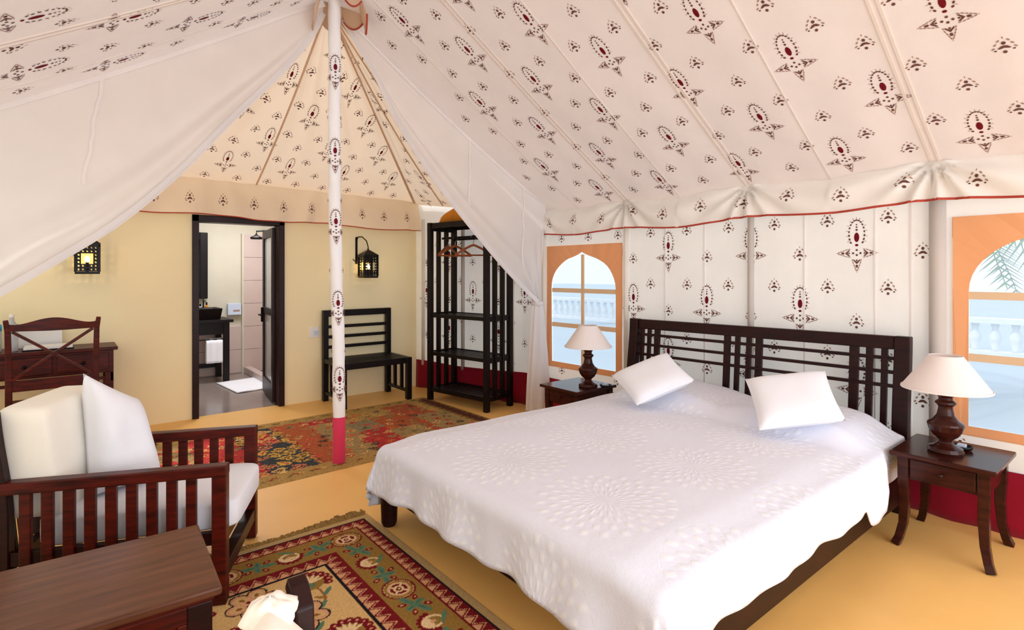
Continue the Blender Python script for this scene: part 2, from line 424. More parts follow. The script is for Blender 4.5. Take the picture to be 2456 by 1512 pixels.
# sewn edges / sleeves over the wall poles; grey ones carry painted shadow
for v in (4.46, 3.35, 2.15, .96, 4.93, 5.65, 6.3):
    w = .030
    if v == .96: w = .055
    p = M(); p.tube([(wall_u(v)-.012, v, 0.35 if v < 4.4 else .3), (wall_u(v)-.012, v, 2.2)], w*.8, 10)
    p.build('pole_sleeve', 'poleshade' if v in (2.15, .96, 5.65) else 'wallcloth', wall_right, smooth=True)
for v in (2.93, 2.55, 1.75, 1.30, 1.10):
    p = M(); p.box(wall_u(v)-.008, wall_u(v)-.002, v-.004, v+.004, .35, 2.2); p.build('seam', 'seamcloth', wall_right)

# windows with orange arched surrounds
def window(name, w, label):
    v0, v1, z0, z1 = w; vc = (v0+v1)/2; iw = (v1-v0)/2-.075; zb = z0+.055; zs = z1-.46; zt = z1-.11
    e = bpy.data.objects.new(name, None); C.objects.link(e); e.location = (wall_u(vc), vc, z0); e['kind'] = 'structure'; e['label'] = label
    inner = [(vc-iw, zb)]
    N = 22
    for k in range(N+1):
        a = PI-PI*k/N; x = iw*math.cos(a); 
        y = (zt-zs)*(math.sin(a)**.92)
        y += .035*max(0, 1-abs(x)/.09)*1.0
        inner.append((vc+x, zs+y))
    inner.append((vc+iw, zb))
    n = len(inner); outer = []
    for (x, z) in inner:
        dx, dz = x-vc, z-(zs-.15); s = 1e9
        if dx: s = min(s, ((v1-v0)/2)/abs(dx))
        if dz > 0: s = min(s, (z1-(zs-.15))/dz)
        elif dz < 0: s = min(s, (zs-.15-z0)/-dz)
        outer.append((vc+dx*s, zs-.15+dz*s))
    def P(x, z, o=0): return (wall_u(x)-.008-o-.004*math.sin(x*31+z*4)*(1 if o == 0 else 0), x, z)
    m = M(); m.add([P(*q) for q in inner]+[P(*q) for q in outer], [(i, i+1, n+i+1, n+i) for i in range(n-1)]+[(n-1, 0, n, 2*n-1)])
    # fill rectangle corners
    for cx, cz in ((v0, z0), (v1, z0), (v0, z1), (v1, z1)):
        near = sorted(range(n), key=lambda i: (outer[i][0]-cx)**2+(outer[i][1]-cz)**2)[:1][0]
        nb = [j for j in (near-1, near, near+1) if 0 <= j < n]
        for j in nb[:-1]:
            m.add([P(*outer[j]), P(*outer[j+1]), P(cx, cz)], [(0, 1, 2)])
        if near in (0, n-1): m.add([P(*outer[0]), P(*outer[n-1]), P(cx, cz)], [(0, 1, 2)])
    m.build('canvas_surround', 'orange', e, world=True, solid=.006)
    mp = M(); mp.add([(wall_u(x)+.012, x, z) for x, z in inner], [tuple(range(n))]); mp.build('net_pane', 'net', e, world=True)
    bars = [((vc, zb), (vc, zt+.01)), ((vc-iw, zs-.015), (vc+iw, zs-.015)), ((vc-iw, zs-.385), (vc+iw, zs-.385))]
    for (a, b_) in bars:
        mb = M(); mb.bar((wall_u(a[0])+.004, a[0], a[1]), (wall_u(b_[0])+.004, b_[0], b_[1]), .012 if a[0] == b_[0] else .012, .045 if a[0] != b_[0] else .038, up=(0, 1, 0) if a[0] == b_[0] else (0, 0, 1))
        mb.build('window_strap', 'strap', e, world=True)
    return e
window('window_1', WIN[0], 'arched orange canvas window behind the right-hand table lamp')
window('window_2', WIN[1], 'arched orange canvas window behind the far table lamp, left of the headboard')

# left tent wall
wl = M(); wl.grid(lambda s, t: Vector((-.92+.01*math.sin(s*60), -3.0+9.4*s, 2.4*t)), 60, 4)
struct(wl.build('wall_left', 'leftcloth'))

# roof
RZ, RU, EU, EZ = 3.72, 1.69, 4.165, 2.175
LS = math.hypot(EU-RU, RZ-EZ)
def post_phase(v): return ((v-.96)/1.19) % 1.0
def roof_pt(side):
    def f(a, b):      # a = -v, b = distance down the slope
        v = -a; t = b/LS; s = math.sin(PI*post_phase(v))**2
        z = RZ-(RZ-EZ)*t - .030*math.sin(PI*min(max(t, 0), 1)) - .028*s*t
        z += .006*math.sin(v*17+t*3)*t
        return Vector((RU+side*(EU-RU)*t, v, z))
    return f
def inward(fn):
    g = with_normal(fn); p, n = g(-2., 1.)
    return g if n.z < 0 else with_normal(fn, -1)
ce = M(); rf = roof_pt(1); rfn = inward(rf)
ce.grid(lambda s, t: rf(-(4.52-7.5*s), LS*t), 110, 26)
lattice(ce, rfn, lambda a, b, m: -4.25+m < a < 2.6 and .1 < b < LS-m*1.1, -1.41, (3.265-RU)/(EU-RU)*LS, .70, .88, rng_a=(-20, 24), rng_b=(-9, 6))
ceiling = ce.build('ceiling', CL('roof'), smooth=True); struct(ceiling)
cl = M(); lf = roof_pt(-1); lfn = inward(lf)
cl.grid(lambda s, t: lf(-(4.52-7.5*s), LS*t), 110, 26)
lattice(cl, lfn, lambda a, b, m: -4.25+m < a < 2.6 and .1 < b < LS-m, -3.40, 1.76, .70, .88, rng_a=(-8, 30), rng_b=(-9, 6))
struct(cl.build('ceiling', CL('roof'), smooth=True), 'left slope of the printed canvas tent roof')
for side, ff in ((1, rf), (-1, lf)):
    for k, v in enumerate((3.34, 2.15, .96, -.23, 2.75, 1.55, .36, 3.95)):
        wdt = .014 if k < 4 else .005
        for dv in ((-.02, .02) if k < 4 else (0,)):
            s_ = M(); s_.path([ff(-(v+dv), LS*(.02+.97*i/16))+Vector((0, 0, -.004)) for i in range(17)], wdt, .006)
            s_.build('seam', 'roofseam', ceiling)
# far bay: hip slopes behind the partition
AP = Vector((RU, 4.46, RZ-.02)); CB = Vector((3.60, 6.40, 2.40)); CC = Vector((-.35, 6.40, 2.47)); CA = Vector((4.12, 4.56, 2.16)); CD = Vector((-.80, 4.56, 2.2))
def tri_face(A, Bp, Cp, nm, label, folds, a0, b0):
    e1 = (Cp-Bp).normalized(); nrm = e1.cross(A-Bp).normalized(); e2 = nrm.cross(e1).normalized()
    if e2.dot(A-Bp) < 0: e2 = -e2
    if nrm.z > 0: nrm = -nrm
    H = (A-Bp).dot(e2); x0 = (A-Bp).dot(e1); Lb = (Cp-Bp).length
    def pf(a, b):    # a along the eave from B, b down from the apex
        t = min(max(b/H, 0), 1); xl = x0*(1-t); xr = x0+(Lb-x0)*t
        q = (a-xl)/(xr-xl) if xr-xl > 1e-4 else .5
        p = Bp+e1*a+e2*(H-b)
        d = .07*math.sin(PI*t)*math.sin(PI*min(max(q, 0), 1)) + folds*(.014*math.sin(q*44)+.010*math.sin(q*71+1)+.008*math.sin(q*19+t*3))*math.sin(PI*t)
        return p-nrm*(-d)*1.0
    g = with_normal(pf); p, n = g(x0, H*.6)
    if n.dot(nrm) < 0: g = with_normal(pf, -1)
    m = M()
    def gr(s, t):
        t2 = max(t, .004); xl = x0*(1-t2); xr = x0+(Lb-x0)*t2; return pf(xl+(xr-xl)*s, H*t2)
    m.grid(gr, 90, 26)
    def ins(a, b, mg):
        if b < .35 or b > H-mg: return False
        t = b/H; return x0*(1-t)+mg < a < x0+(Lb-x0)*t-mg
    lattice(m, g, ins, a0(x0), b0, .60, .78, rng_a=(-20, 20), rng_b=(-10, 10))
    o = struct(m.build(nm, CL('roofside'), smooth=True), label)
    for q in (.0, .26, .5, .74, 1.0):
        s_ = M(); s_.path([gr(min(max(q, .004), .996), .03+.96*i/14)+nrm*.004 for i in range(15)], .016, .008); s_.build('seam', 'roofside', o)
    return o
tri_face(AP, CB, CC, 'ceiling', 'printed canvas slope behind the pole, above the door wall', 1.0, lambda x0: x0+.1, 1.6)
tri_face(AP, CA, CB, 'ceiling', 'printed canvas slope above the open wardrobe', .6, lambda x0: x0, 1.5)
tri_face(AP, CC, CD, 'ceiling', 'printed canvas slope at the left rear of the tent', .6, lambda x0: x0, 1.5)

# collar of scalloped cloth with red trim at the pole head
t = thing('pole_collar', 'small scalloped canvas collar with red trim around the head of the tent pole', 'collar', (1.69, 4.2, 3.55))
for k, (ang, w, h) in enumerate(((-.35, .20, .26), (.55, .22, .17), (2.9, .22, .30), (1.6, .2, .2), (-1.5, .16, .14))):
    c_, s2 = math.cos(ang), math.sin(ang); R = .14
    def fp(s, t_, c_=c_, s2=s2, w=w, h=h):
        x = (s-.5)*w; drop = h*t_*(1-.45*(2*abs(s-.5))**2); r = R+.06*t_
        return (c_*r-s2*x, s2*r+c_*x, .12-drop)
    m = M(); m.grid(fp, 10, 5); fo = m.build('flap', 'roofside', t, smooth=True, solid=.004)
    if ang not in (2.9, 1.6): m = M(); m.tube([Vector(fp(i/10, 1)) for i in range(11)], .007, 6); m.build('trim', 'piping', fo)

# valances
t = thing('valance', 'white printed valance with red piping along the right-hand eave above the bed', 'valance', (4.1, 2., 2.1))
def hem_z(v):
    p = post_phase(v); base = 1.925+.02*sm(-v, -2.6, -1.6)
    return base-.032*math.sin(PI*p)**2
def val_pt(a, b):      # a=-v, b 0..1 down
    v = -a; top = rf(a, LS-.01); p = post_phase(v); x = (p if p < .5 else p-1)*1.19
    zt = top.z+.005; z = zt+(hem_z(v)-zt)*b
    rad = math.atan2(x, max(.02, zt-z)); r = math.hypot(x, zt-z)
    fold = .030*math.sin(rad*12)*min(1, r/.10)*math.exp(-abs(x)*2.2)+.006*math.sin(x*15+b*4)
    return Vector((min(top.x-.015, wall_u(v)-.02)-.055*b**.7-.05*math.sin(PI*b)*math.sin(PI*p)+fold, v, z))
vfn = with_normal(lambda a, b: val_pt(a, b/.25)); 
if vfn(-2., .1)[1].x > 0: vfn = with_normal(lambda a, b: val_pt(a, b/.25), -1)
m = M(); m.grid(lambda s, q: val_pt(-(4.48-7.4*s), q), 420, 14)
for k in range(17):
    v = 4.30-.355*k; stamp(m, vfn, SMALL, -v, .125+.05*(-1)**k*.3, 1, 1.1, 1.0)
m.build('drape', CL('valance'), t, smooth=True, world=True)
m = M(); m.tube([val_pt(-(4.48-7.4*i/200), 1.0) for i in range(201)], .008, 6); m.build('piping', 'piping', t, world=True)
t = thing('valance', 'cream printed valance with thin red piping above the bathroom door wall', 'valance', (1.6, 6.33, 2.2))
def val2(a, b):
    u = a; q = (u+.35)/3.95; zt = 2.50-.07*q; zh = 2.125-.085*q+.012*math.cos(u*5.3)
    z = zt+(zh-zt)*b; fold = .03*math.sin(u*17+2*math.sin(u*5)-b*3*math.cos(u*4))*(.25+.75*b)
    return Vector((u, 6.36-.03*b+fold, z))
v2 = with_normal(lambda a, b: val2(a, b/.33))
if v2(1., .1)[1].y > 0: v2 = with_normal(lambda a, b: val2(a, b/.33), -1)
m = M(); m.grid(lambda s, q: val2(-.35+3.97*s, q), 260, 10)
for k in range(13): stamp(m, v2, SMALL, .08+.305*k, .19, 1, .9, 1.1)
m.build('drape', CL('valance2'), t, smooth=True, world=True)
m = M(); m.tube([val2(-.35+3.97*i/120, 1.0) for i in range(121)], .006, 6); m.build('piping', 'piping', t, world=True)
def val3(s, b):
    p = CA.lerp(Vector((3.60, 6.36, 2.36)), s); return Vector((p.x-.03-.03*b+.01*math.sin(s*40)*b, p.y, p.z-.30*b))

# partition curtains hung from the roof line and tied back
def curtain(side, swag, tie, label, v0):
    t = thing('partition_curtain', label, 'curtain', (tie[0], v0, 0), group=None)
    top = [(RU+side*.09, RZ-.09)]
    for k in range(1, 9):
        q = k/8*.955; pr = (rf if side > 0 else lf)(-v0, LS*q); top.append((pr.x, pr.z+.004))
    ex = RU+side*(EU-RU)*.955
    for k in range(1, 4): top.append((ex+(tie[0]-ex)*(k/3)**1.6, top[8][1]+(tie[1]-top[8][1])*k/3))
    top3 = [(x, 0, z) for x, z in top]; sw3 = [(x, 0, z) for x, z in swag]
    def fs(s, r):
        a = interp(top3, s); b_ = interp(sw3, s**.8 if side > 0 else s**.85)
        p = a.lerp(b_, r)
        g = sm(s, .72, 1.0)
        y = v0+.045*(1-r)*0 + .030*math.sin(r*r*15+s*2)*sm(s, .03, .3)*(.1+.9*sm(r, .45, .95)) + .025*g*math.sin(r*24)
        y += .02*math.sin(s*5+r*2)
        return Vector((p.x, y, p.z))
    m = M(); m.grid(fs, 70, 46); d = m.build('cloth', 'sheer', t, smooth=True, world=True)
    m = M(); m.path([fs(i/50, .985)+Vector((0, -.006, 0)) for i in range(51)], .004, .045, up=(0, 0, 1)); m.build('hem', 'sheer', t, world=True)
    m = M(); m.path([fs(i/50, .012)+Vector((0, -.006, 0)) for i in range(36)], .004, .05, up=(0, 0, 1)); m.build('heading', 'seamcloth', t, world=True)
    for xt, xb_, r1 in (((3.087, 3.05, .8), (3.76, 3.72, .8)) if side > 0 else ((.20, .10, .66), (-.5, -.5, .8))):
        pts = []
        for i in range(15):
            r = .02+(r1-.02)*i/14; xx = xt+(xb_-xt)*i/14
            pts.append(min((fs(k/160, r) for k in range(161)), key=lambda p: abs(p.x-xx))+Vector((0, -.006, 0)))
        m = M(); m.path(pts, .018, .003, up=(0, 1, 0)); m.build('seam', 'seamcloth', t, world=True)
    # gathered tail below the tie
    def tail(s, q):
        w = .055+.10*q**.75; a = 2*PI*s; rr = 1+.16*math.sin(a*7+q*2)
        return Vector((tie[0]+side*.03*q+w*math.cos(a)*rr, v0+.075*math.sin(a)*(.6+.5*q)*rr, tie[1]-(tie[1]-.03)*q))
    m = M(); m.grid(tail, 84, 20); m.build('tail', 'sheer', t, smooth=True, world=True)
    m = M(); m.lathe([(.05, -.025), (.066, -.015), (.066, .015), (.05, .025)], (tie[0], v0, tie[1]), 20); m.build('tie_band', 'sheer', t, smooth=True, world=True)
    return t
curtain(1, [(1.80, 3.60), (2.083, 3.22), (2.322, 2.81), (2.664, 2.37), (3.039, 1.965), (3.45, 1.57), (3.74, 1.33), (3.93, 1.19)], (3.955, 1.17),
        'white muslin curtain tied back right of the tent pole, beside the wardrobe', 4.40)
curtain(-1, [(1.60, 3.56), (1.496, 3.33), (1.27, 3.0), (.947, 2.60), (.613, 2.17), (.30, 1.83), (.0, 1.58), (-.30, 1.36), (-.57, 1.19)], (-.57, 1.17),
        'broad white muslin curtain swept to the left of the tent pole', 4.30)

# door_1
d = bpy.data.objects.new('door_1', None); C.objects.link(d); d.location = (1.48, 6.45, 0); d['kind'] = 'structure'; d['label'] = 'dark wooden bathroom door standing open'
M().box(DX0, DX0+.06, 6.41, 6.60, 0, DZ).build('jamb', 'dark', d, world=True, bevel=.004)
M().box(DX1-.06, DX1, 6.41, 6.60, 0, DZ).build('jamb', 'dark', d, world=True, bevel=.004)
M().box(DX0, DX1, 6.41, 6.60, DZ-.07, DZ).build('head', 'dark', d, world=True, bevel=.004)
H0, H1 = Vector((1.875, 6.58, 0)), Vector((1.97, 7.34, 0)); dv = H1-H0
leaf = M(); 
for a, b_ in ((0, .13), (.87, 1)):
    leaf.bar(H0+dv*a+Vector((0, 0, 1.02)), H0+dv*b_+Vector((0, 0, 1.02)), .04, 2.0)
for z0, z1 in ((.02, .22), (1.92, 2.02), (1.0, 1.08)): leaf.bar(H0+dv*.13+Vector((0, 0, (z0+z1)/2)), H0+dv*.87+Vector((0, 0, (z0+z1)/2)), .04, z1-z0)
lo = leaf.build('leaf', 'dark', d, world=True, bevel=.004)
for z0, z1 in ((.22, 1.0), (1.08, 1.92)):
    g = M(); g.bar(H0+dv*.13+Vector((0, 0, (z0+z1)/2)), H0+dv*.87+Vector((0, 0, (z0+z1)/2)), .008, z1-z0); g.build('pane', 'glass', lo, world=False) .location = -d.location
h = M(); pz = H0+dv*.93+Vector((0, 0, .98)); h.tube([pz+Vector((-.02, 0, 0)), pz+Vector((-.07, 0, 0)), pz+Vector((-.07, -.12, 0))], .011, 8)
h.bar(pz+Vector((-.025, 0, -.09)), pz+Vector((-.025, 0, .09)), .01, .04); ho = h.build('handle', 'metal', lo); ho.location = -d.location

# ------------------------------------------------------------ outside
g = M(); g.box(4.6, 60, -30, 60, -.3, -.12); struct(g.build('ground', 'terrace'))
g = M(); g.box(-30, -1.7, -30, 60, -.3, -.12); struct(g.build('ground', 'terrace'), 'pale ground left of the tent')
g = M(); g.box(-1.7, 4.6, -30, -3.2, -.3, -.1); struct(g.build('ground', 'terrace'), 'pale ground before the tent')
bal = thing('balustrade', 'low white balustrade far outside the windows', 'balustrade', (14, 4, -.12))
mm_ = M(); mm_.box(13.85, 14.15, -14, 24, .52, .62); mm_.build('rail', 'stone', bal, world=True)
mm_ = M(); mm_.box(13.85, 14.15, -14, 24, -.12, -.02); mm_.build('plinth', 'stone', bal, world=True)
bm0 = M(); bm0.lathe([(.07, 0), (.05, .06), (.09, .2), (.10, .28), (.05, .42), (.07, .54)], (0, 0, 0), 10)
b0 = bm0.build('baluster', 'stone', bal, smooth=True); b0.location = (0, -14, .1)
for i in range(1, 120):
    c = b0.copy(); c.location = (0, -14+.3*i-4+4, .1); C.objects.link(c); c.parent = bal
b0.location = (0, -17.7, .1)
def palm(x, y, h, label, sd):
    r = random.Random(sd); t = thing('palm_tree', label, 'tree', (x, y, -.12))
    m = M(); m.tube([(0, 0, 0), (.1, .05, h*.5), (.05, .2, h)], [.16, .12, .1], 10); m.build('trunk', 'trunk', t, smooth=True)
    for k in range(16):
        a = 2*PI*k/16+r.random()*.3; ln = 2.2+r.random()*.6; el = r.uniform(.0, .8); m = M(); pts = []
        for i in range(9):
            q = i/8; pts.append(Vector((.05+math.cos(a)*ln*q, .2+math.sin(a)*ln*q, h+ln*(el*q-.75*q*q))))
        m.tube(pts, [.02*(1-i/10) for i in range(9)], 5)
        for i in range(1, 36):
            p = interp(pts, i/36); dr = (interp(pts, min(1, i/36+.03))-p).normalized(); sd_ = dr.cross(Vector((0, 0, 1))).normalized()
            for sg in (1, -1):
                l2 = .5*math.sin(PI*(.15+.8*i/36)); tip = p+sd_*sg*l2*.8+dr*l2*.5-Vector((0, 0, l2*.35))
                m.add([p-dr*.018, p+dr*.018, tip], [(0, 1, 2)])
        m.build('frond', 'leaf', t)
palm(8.8, 1.9, 2.35, 'green palm tree outside the right-hand window', 1)
palm(11.5, 12.6, 4.6, 'palm tree outside the window beside the far table lamp', 2)

# ------------------------------------------------------------ tent pole
t = thing('tent_pole', 'tall tent pole in printed white cloth with a pink foot sleeve', 'pole', (1.69, 4.22, 0))
def pole_c(z): return Vector((-.045*(z/3.6)+.008*math.sin(z*2.2), .0, z))
def sleeve(z0, z1, n, r0, wob, mat, nm):
    m = M(); seg = 20
    def fp(s, q):
        z = z0+(z1-z0)*q; a = 2*PI*s; c = pole_c(z); r = r0+wob*math.sin(a*3+z*9)+wob*.8*math.sin(z*31+a*2)
        return Vector((c.x+r*math.cos(a), c.y+r*math.sin(a), z))
    m.grid(fp, seg, n)
    if mat == 'polecloth':
        def pf(a, b): return fp((-a/(2*PI*r0)) % 1.0, (z1-b-z0)/(z1-z0))
        base = .647   # side facing the room
        for zz in (3.02, 2.37, 1.82, 1.185, .59):
            for k, da in enumerate((0.02, .17)):
                for poly, mi in BIG:
                    vs = []
                    for x, y in poly:
                        a = PI*1.30+(x*.8+da*.9)/r0; c = pole_c(zz+y*.8-.30*k); rr = r0+.0045+wob
                        vs.append(Vector((c.x+rr*math.cos(a), c.y+rr*math.sin(a), c.z)))
                    m.add(vs, [tuple(range(len(vs)))], 1+mi)
        return m.build(nm, CL('polecloth'), t, smooth=True)
    return m.build(nm, mat, t, smooth=True)
m = M(); m.tube([pole_c(z) for z in (0, 1, 2, 3, 3.68)], .036, 14); m.build('shaft', 'trunk', t, smooth=True)
sleeve(.362, 3.66, 90, .047, .002, 'polecloth', 'printed_sleeve')
sleeve(.008, .366, 14, .0495, .001, 'pink', 'foot_sleeve')

# ------------------------------------------------------------ rugs (woven colour stored per knot)
def rug_mesh(name, u0, u1, v0, v1, res, col, parent=None, rz=0, wav=.0):
    nx = int((u1-u0)/res); ny = int((v1-v0)/res)
    X, Y = np.meshgrid(np.linspace(0, u1-u0, nx+1), np.linspace(0, v1-v0, ny+1))
    Z = .008+wav*np.sin(X*7+1)*np.sin(Y*9)
    ed = np.minimum(np.minimum(X, (u1-u0)-X), np.minimum(Y, (v1-v0)-Y)); Z = np.where(ed < res*.6, .001, Z)
    co = np.stack([X, Y, Z], -1).reshape(-1, 3)
    idx = np.arange((nx+1)*(ny+1)).reshape(ny+1, nx+1)
    q = np.stack([idx[:-1, :-1], idx[:-1, 1:], idx[1:, 1:], idx[1:, :-1]], -1).reshape(-1, 4)
    me = bpy.data.meshes.new(name); me.vertices.add(len(co)); me.vertices.foreach_set('co', co.ravel())
    me.loops.add(q.size); me.loops.foreach_set('vertex_index', q.ravel())
    me.polygons.add(len(q)); me.polygons.foreach_set('loop_start', np.arange(0, q.size, 4)); me.polygons.foreach_set('loop_total', np.full(len(q), 4))
    me.update(calc_edges=True)
    img = col(X, Y)
    at = me.attributes.new('weave', 'FLOAT_COLOR', 'POINT')
    rgba = np.ones((len(co), 4)); rgba[:, :3] = lin(img.reshape(-1, 3)); at.data.foreach_set('color', rgba.ravel())
    me.materials.append(RUGM); o = bpy.data.objects.new(name, me); C.objects.link(o)
    if parent is not None: o.parent = parent
    return o
RUGM = attr_mat('woven rug')
RED, CRM, OLV, GRN, NAV, FLD, SAL, BEI, BRN = (118, 22, 28), (232, 200, 150), (150, 114, 54), (92, 124, 96), (30, 22, 30), (216, 176, 116), (216, 160, 116), (190, 158, 108), (150, 96, 50)
def near_rug_col(X, Y):
    Wd, Ln = X.max(), Y.max()
    img = np.zeros(X.shape+(3,)); img[:] = FLD
    dx = np.minimum(X, Wd-X); dy = np.minimum(Y, Ln-Y); D = np.minimum(dx, dy)
    along = np.where(dx < dy, Y, X)
    def band(a, b_, c): img[(D >= a) & (D < b_)] = c
    def zig(a, b_, c1, c2, per=.062):
        h = (D-a)/(b_-a); tri = np.abs(((along/per) % 1)-.5)*2; mk = (D >= a) & (D < b_)
        img[mk & (h < tri*.75+.05)] = c1; img[mk & (h >= tri*.75+.05)] = c2
        img[mk & (np.abs(h-(tri*.75+.05)-.22) < .10)] = c1
    band(0, .045, BEI); band(.045, .058, NAV); zig(.058, .125, RED, SAL); band(.125, .137, RED); band(.137, .335, OLV)
    band(.335, .346, RED); zig(.346, .415, RED, SAL); band(.415, .43, NAV)
    def disk(cx, cy, rx, ry, c, rot=0.):
        r = max(rx, ry)+.01; i0, i1 = np.searchsorted(Y[:, 0], (cy-r, cy+r)); j0, j1 = np.searchsorted(X[0], (cx-r, cx+r))
        if i0 >= i1 or j0 >= j1: return
        xs = X[i0:i1, j0:j1]-cx; ys = Y[i0:i1, j0:j1]-cy; a = xs*math.cos(rot)+ys*math.sin(rot); b_ = -xs*math.sin(rot)+ys*math.cos(rot)
        sub = img[i0:i1, j0:j1]; sub[(a/rx)**2+(b_/ry)**2 < 1] = c
    def medal(cx, cy, s=1., sx=1., sy=1.):
        for r, c in ((.085, RED), (.075, FLD), (.072, OLV), (.058, SAL), (.050, CRM), (.044, RED), (.026, CRM), (.015, RED), (.006, CRM)): disk(cx, cy, r*s*sx, r*s*sy, c)
        for k in range(4):
            a = PI/4+k*PI/2; disk(cx+.036*s*sx*math.cos(a), cy+.036*s*sy*math.sin(a), .012, .006, CRM, a)
    def leafcross(cx, cy, rot):
        for k, l in ((0, .075), (PI/2, .045), (PI, .075), (-PI/2, .045)):
            a = rot+k+.12; disk(cx+math.cos(a)*l*.62, cy+math.sin(a)*l*.62, l*.62, .017, GRN, a)
            disk(cx+math.cos(a)*l*.6, cy+math.sin(a)*l*.6, l*.4, .004, (70, 100, 78), a)
        for k in range(4):
            a = rot+PI/4+k*PI/2; disk(cx+.058*math.cos(a), cy+.058*math.sin(a), .021, .013, RED, a); disk(cx+.058*math.cos(a), cy+.058*math.sin(a), .008, .005, SAL, a)
    def palmette(cx, cy, rot, s=1., core=CRM):
        for k in range(9):
            a = rot-1.5+3.0*k/8; disk(cx+.062*s*math.cos(a), cy+.062*s*math.sin(a), .020*s, .014*s, RED, a)
        disk(cx, cy, .058*s, .050*s, core); disk(cx+.004, cy, .040*s, .034*s, OLV)
        for k in range(5):
            a = rot-1.1+2.2*k/4; disk(cx+.03*s*math.cos(a), cy+.03*s*math.sin(a), .026*s, .007*s, CRM, a)
        disk(cx, cy, .014*s, .012*s, SAL); disk(cx-.06*s*math.cos(rot), cy-.06*s*math.sin(rot), .05*s, .012*s, GRN, rot+.9)
    bc = .236; per = .62
    for side in (0, 1):
        x = bc if side == 0 else Wd-bc; n = int(Ln/per)+1
        for k in range(-1, n*4+1):
            y = Ln-bc-k*per/4
            if y < bc+.1 or k < 1: continue
            kk = k % 4
            if kk == 2: palmette(x, y, PI/2*(1 if side else -1)+PI/2, .9)
            elif kk == 0: medal(x, y, .93, 1., 1.1)
            else: leafcross(x, y, PI/2+.3*(1 if kk == 1 else -1))
        y = bc if side == 0 else Ln-bc; n = int(Wd/per)+1
        for k in range(-1, n*4+1):
            x = Wd-bc-k*per/4
            if x < bc or k < 0: continue
            kk = k % 4
            if kk == 2: palmette(x, y, -PI/2, .9)
            elif kk == 0: medal(x, y, .93, 1.1, 1.)
            else: leafcross(x, y, .3*(1 if kk == 1 else -1))
    r = random.Random(3)
    # field: large blossoms with scrolling vines
    def blossom(cx, cy, s, rot):
        for k in range(6):
            a = rot+k*PI/3
            disk(cx+.075*s*math.cos(a), cy+.075*s*math.sin(a), .052*s, .046*s, NAV, a)
        for k in range(6):
            a = rot+k*PI/3; disk(cx+.075*s*math.cos(a), cy+.075*s*math.sin(a), .044*s, .038*s, SAL, a)
            disk(cx+.072*s*math.cos(a), cy+.072*s*math.sin(a), .030*s, .024*s, FLD, a); disk(cx+.066*s*math.cos(a), cy+.066*s*math.sin(a), .016*s, .010*s, BRN, a)
        disk(cx, cy, .046*s, .046*s, SAL)
        for k in range(5):
            a = rot+.3+k*2*PI/5; disk(cx+.022*s*math.cos(a), cy+.022*s*math.sin(a), .018*s, .010*s, RED, a)
        disk(cx, cy, .008*s, .008*s, CRM)
    def fan(cx, cy, s, rot):
        for k in range(11):
            a = rot-1.9+3.8*k/10; disk(cx+.085*s*math.cos(a), cy+.085*s*math.sin(a), .026*s, .021*s, RED, a)
            disk(cx+.09*s*math.cos(a), cy+.09*s*math.sin(a), .007*s, .006*s, SAL)
        disk(cx, cy, .066*s, .066*s, OLV)
        for k in range(7):
            a = rot-1.2+2.4*k/6; disk(cx+.04*s*math.cos(a), cy+.04*s*math.sin(a), .036*s, .008*s, CRM, a)
        disk(cx-.02*s*math.cos(rot), cy-.02*s*math.sin(rot), .02*s, .02*s, GRN)
    def vine(p0, p1, bend):
        for i in range(60):
            q = i/59; x = p0[0]+(p1[0]-p0[0])*q; y = p0[1]+(p1[1]-p0[1])*q
            nx_, ny_ = -(p1[1]-p0[1]), (p1[0]-p0[0]); o = bend*math.sin(PI*q); disk(x+nx_*o, y+ny_*o, .006, .006, BRN)
            if i in (20, 40): disk(x+nx_*o+.02, y+ny_*o+.015, .04, .012, GRN, .8); disk(x+nx_*o-.02, y+ny_*o-.015, .03, .010, OLV, 2.4)
    pts = []
    fx0, fx1 = .46, Wd-.46; yy = Ln-.545; row = 0
    while yy > .5:
        for i in range(6):
            x = fx1-.085-.25*i-(.12 if row % 2 else 0)
            if x < fx0+.05: continue
            pts.append((x, yy, (row+i) % 2))
        yy -= .235; row += 1
    for (x, y, k) in pts: vine((x, y), (x-.15, y-.27), .3); vine((x, y), (x+.12, y-.25), -.3) if x+.12 < fx1 else None
    for (x, y, k) in pts: (blossom if k else fan)(x, y, .98, r.uniform(0, 6))
    mk = D < .43; keep = img.copy()
    return img
# clean: field motifs never cross the inner guard because the guard is painted again
_ncol = near_rug_col
def near_col2(X, Y):
    img = _ncol(X, Y); Wd, Ln = X.max(), Y.max(); dx = np.minimum(X, Wd-X); dy = np.minimum(Y, Ln-Y); D = np.minimum(dx, dy)
    img[(D >= .415) & (D < .43)] = NAV
    n = rng.normal(0, 5, X.shape)[..., None]; return np.clip(img+n, 0, 255)
t = thing('large_rug', 'patterned wool rug with zigzag borders beside the bed', 'rug', (-.55, .30, 0))
rug_mesh('pile', -.55, 1.465, .30, 3.20, .0055, near_col2, t)
def fringe(parent, x0, x1, y, ln, n, nm='fringe', sg=1):
    m = M(); r = random.Random(5)
    for i in range(n):
        x = x0+(x1-x0)*i/n; l = ln*r.uniform(.6, 1.15)*(.75+.35*math.sin(i*.05)); dx = r.uniform(-.02, .03); h = r.uniform(.006, .014)
        m.path([(x, y, .004), (x+dx*.4, y+sg*l*.5, .004+h), (x+dx, y+sg*l, .002)], [.010, .014, .008], .006)
    o = m.build(nm, 'fringe', parent); o['kind'] = 'stuff'; return o
fringe(t, 0, 2.0, 2.90, .085, 300); fringe(t, 0, 2.0, 0, .08, 200, sg=-1)

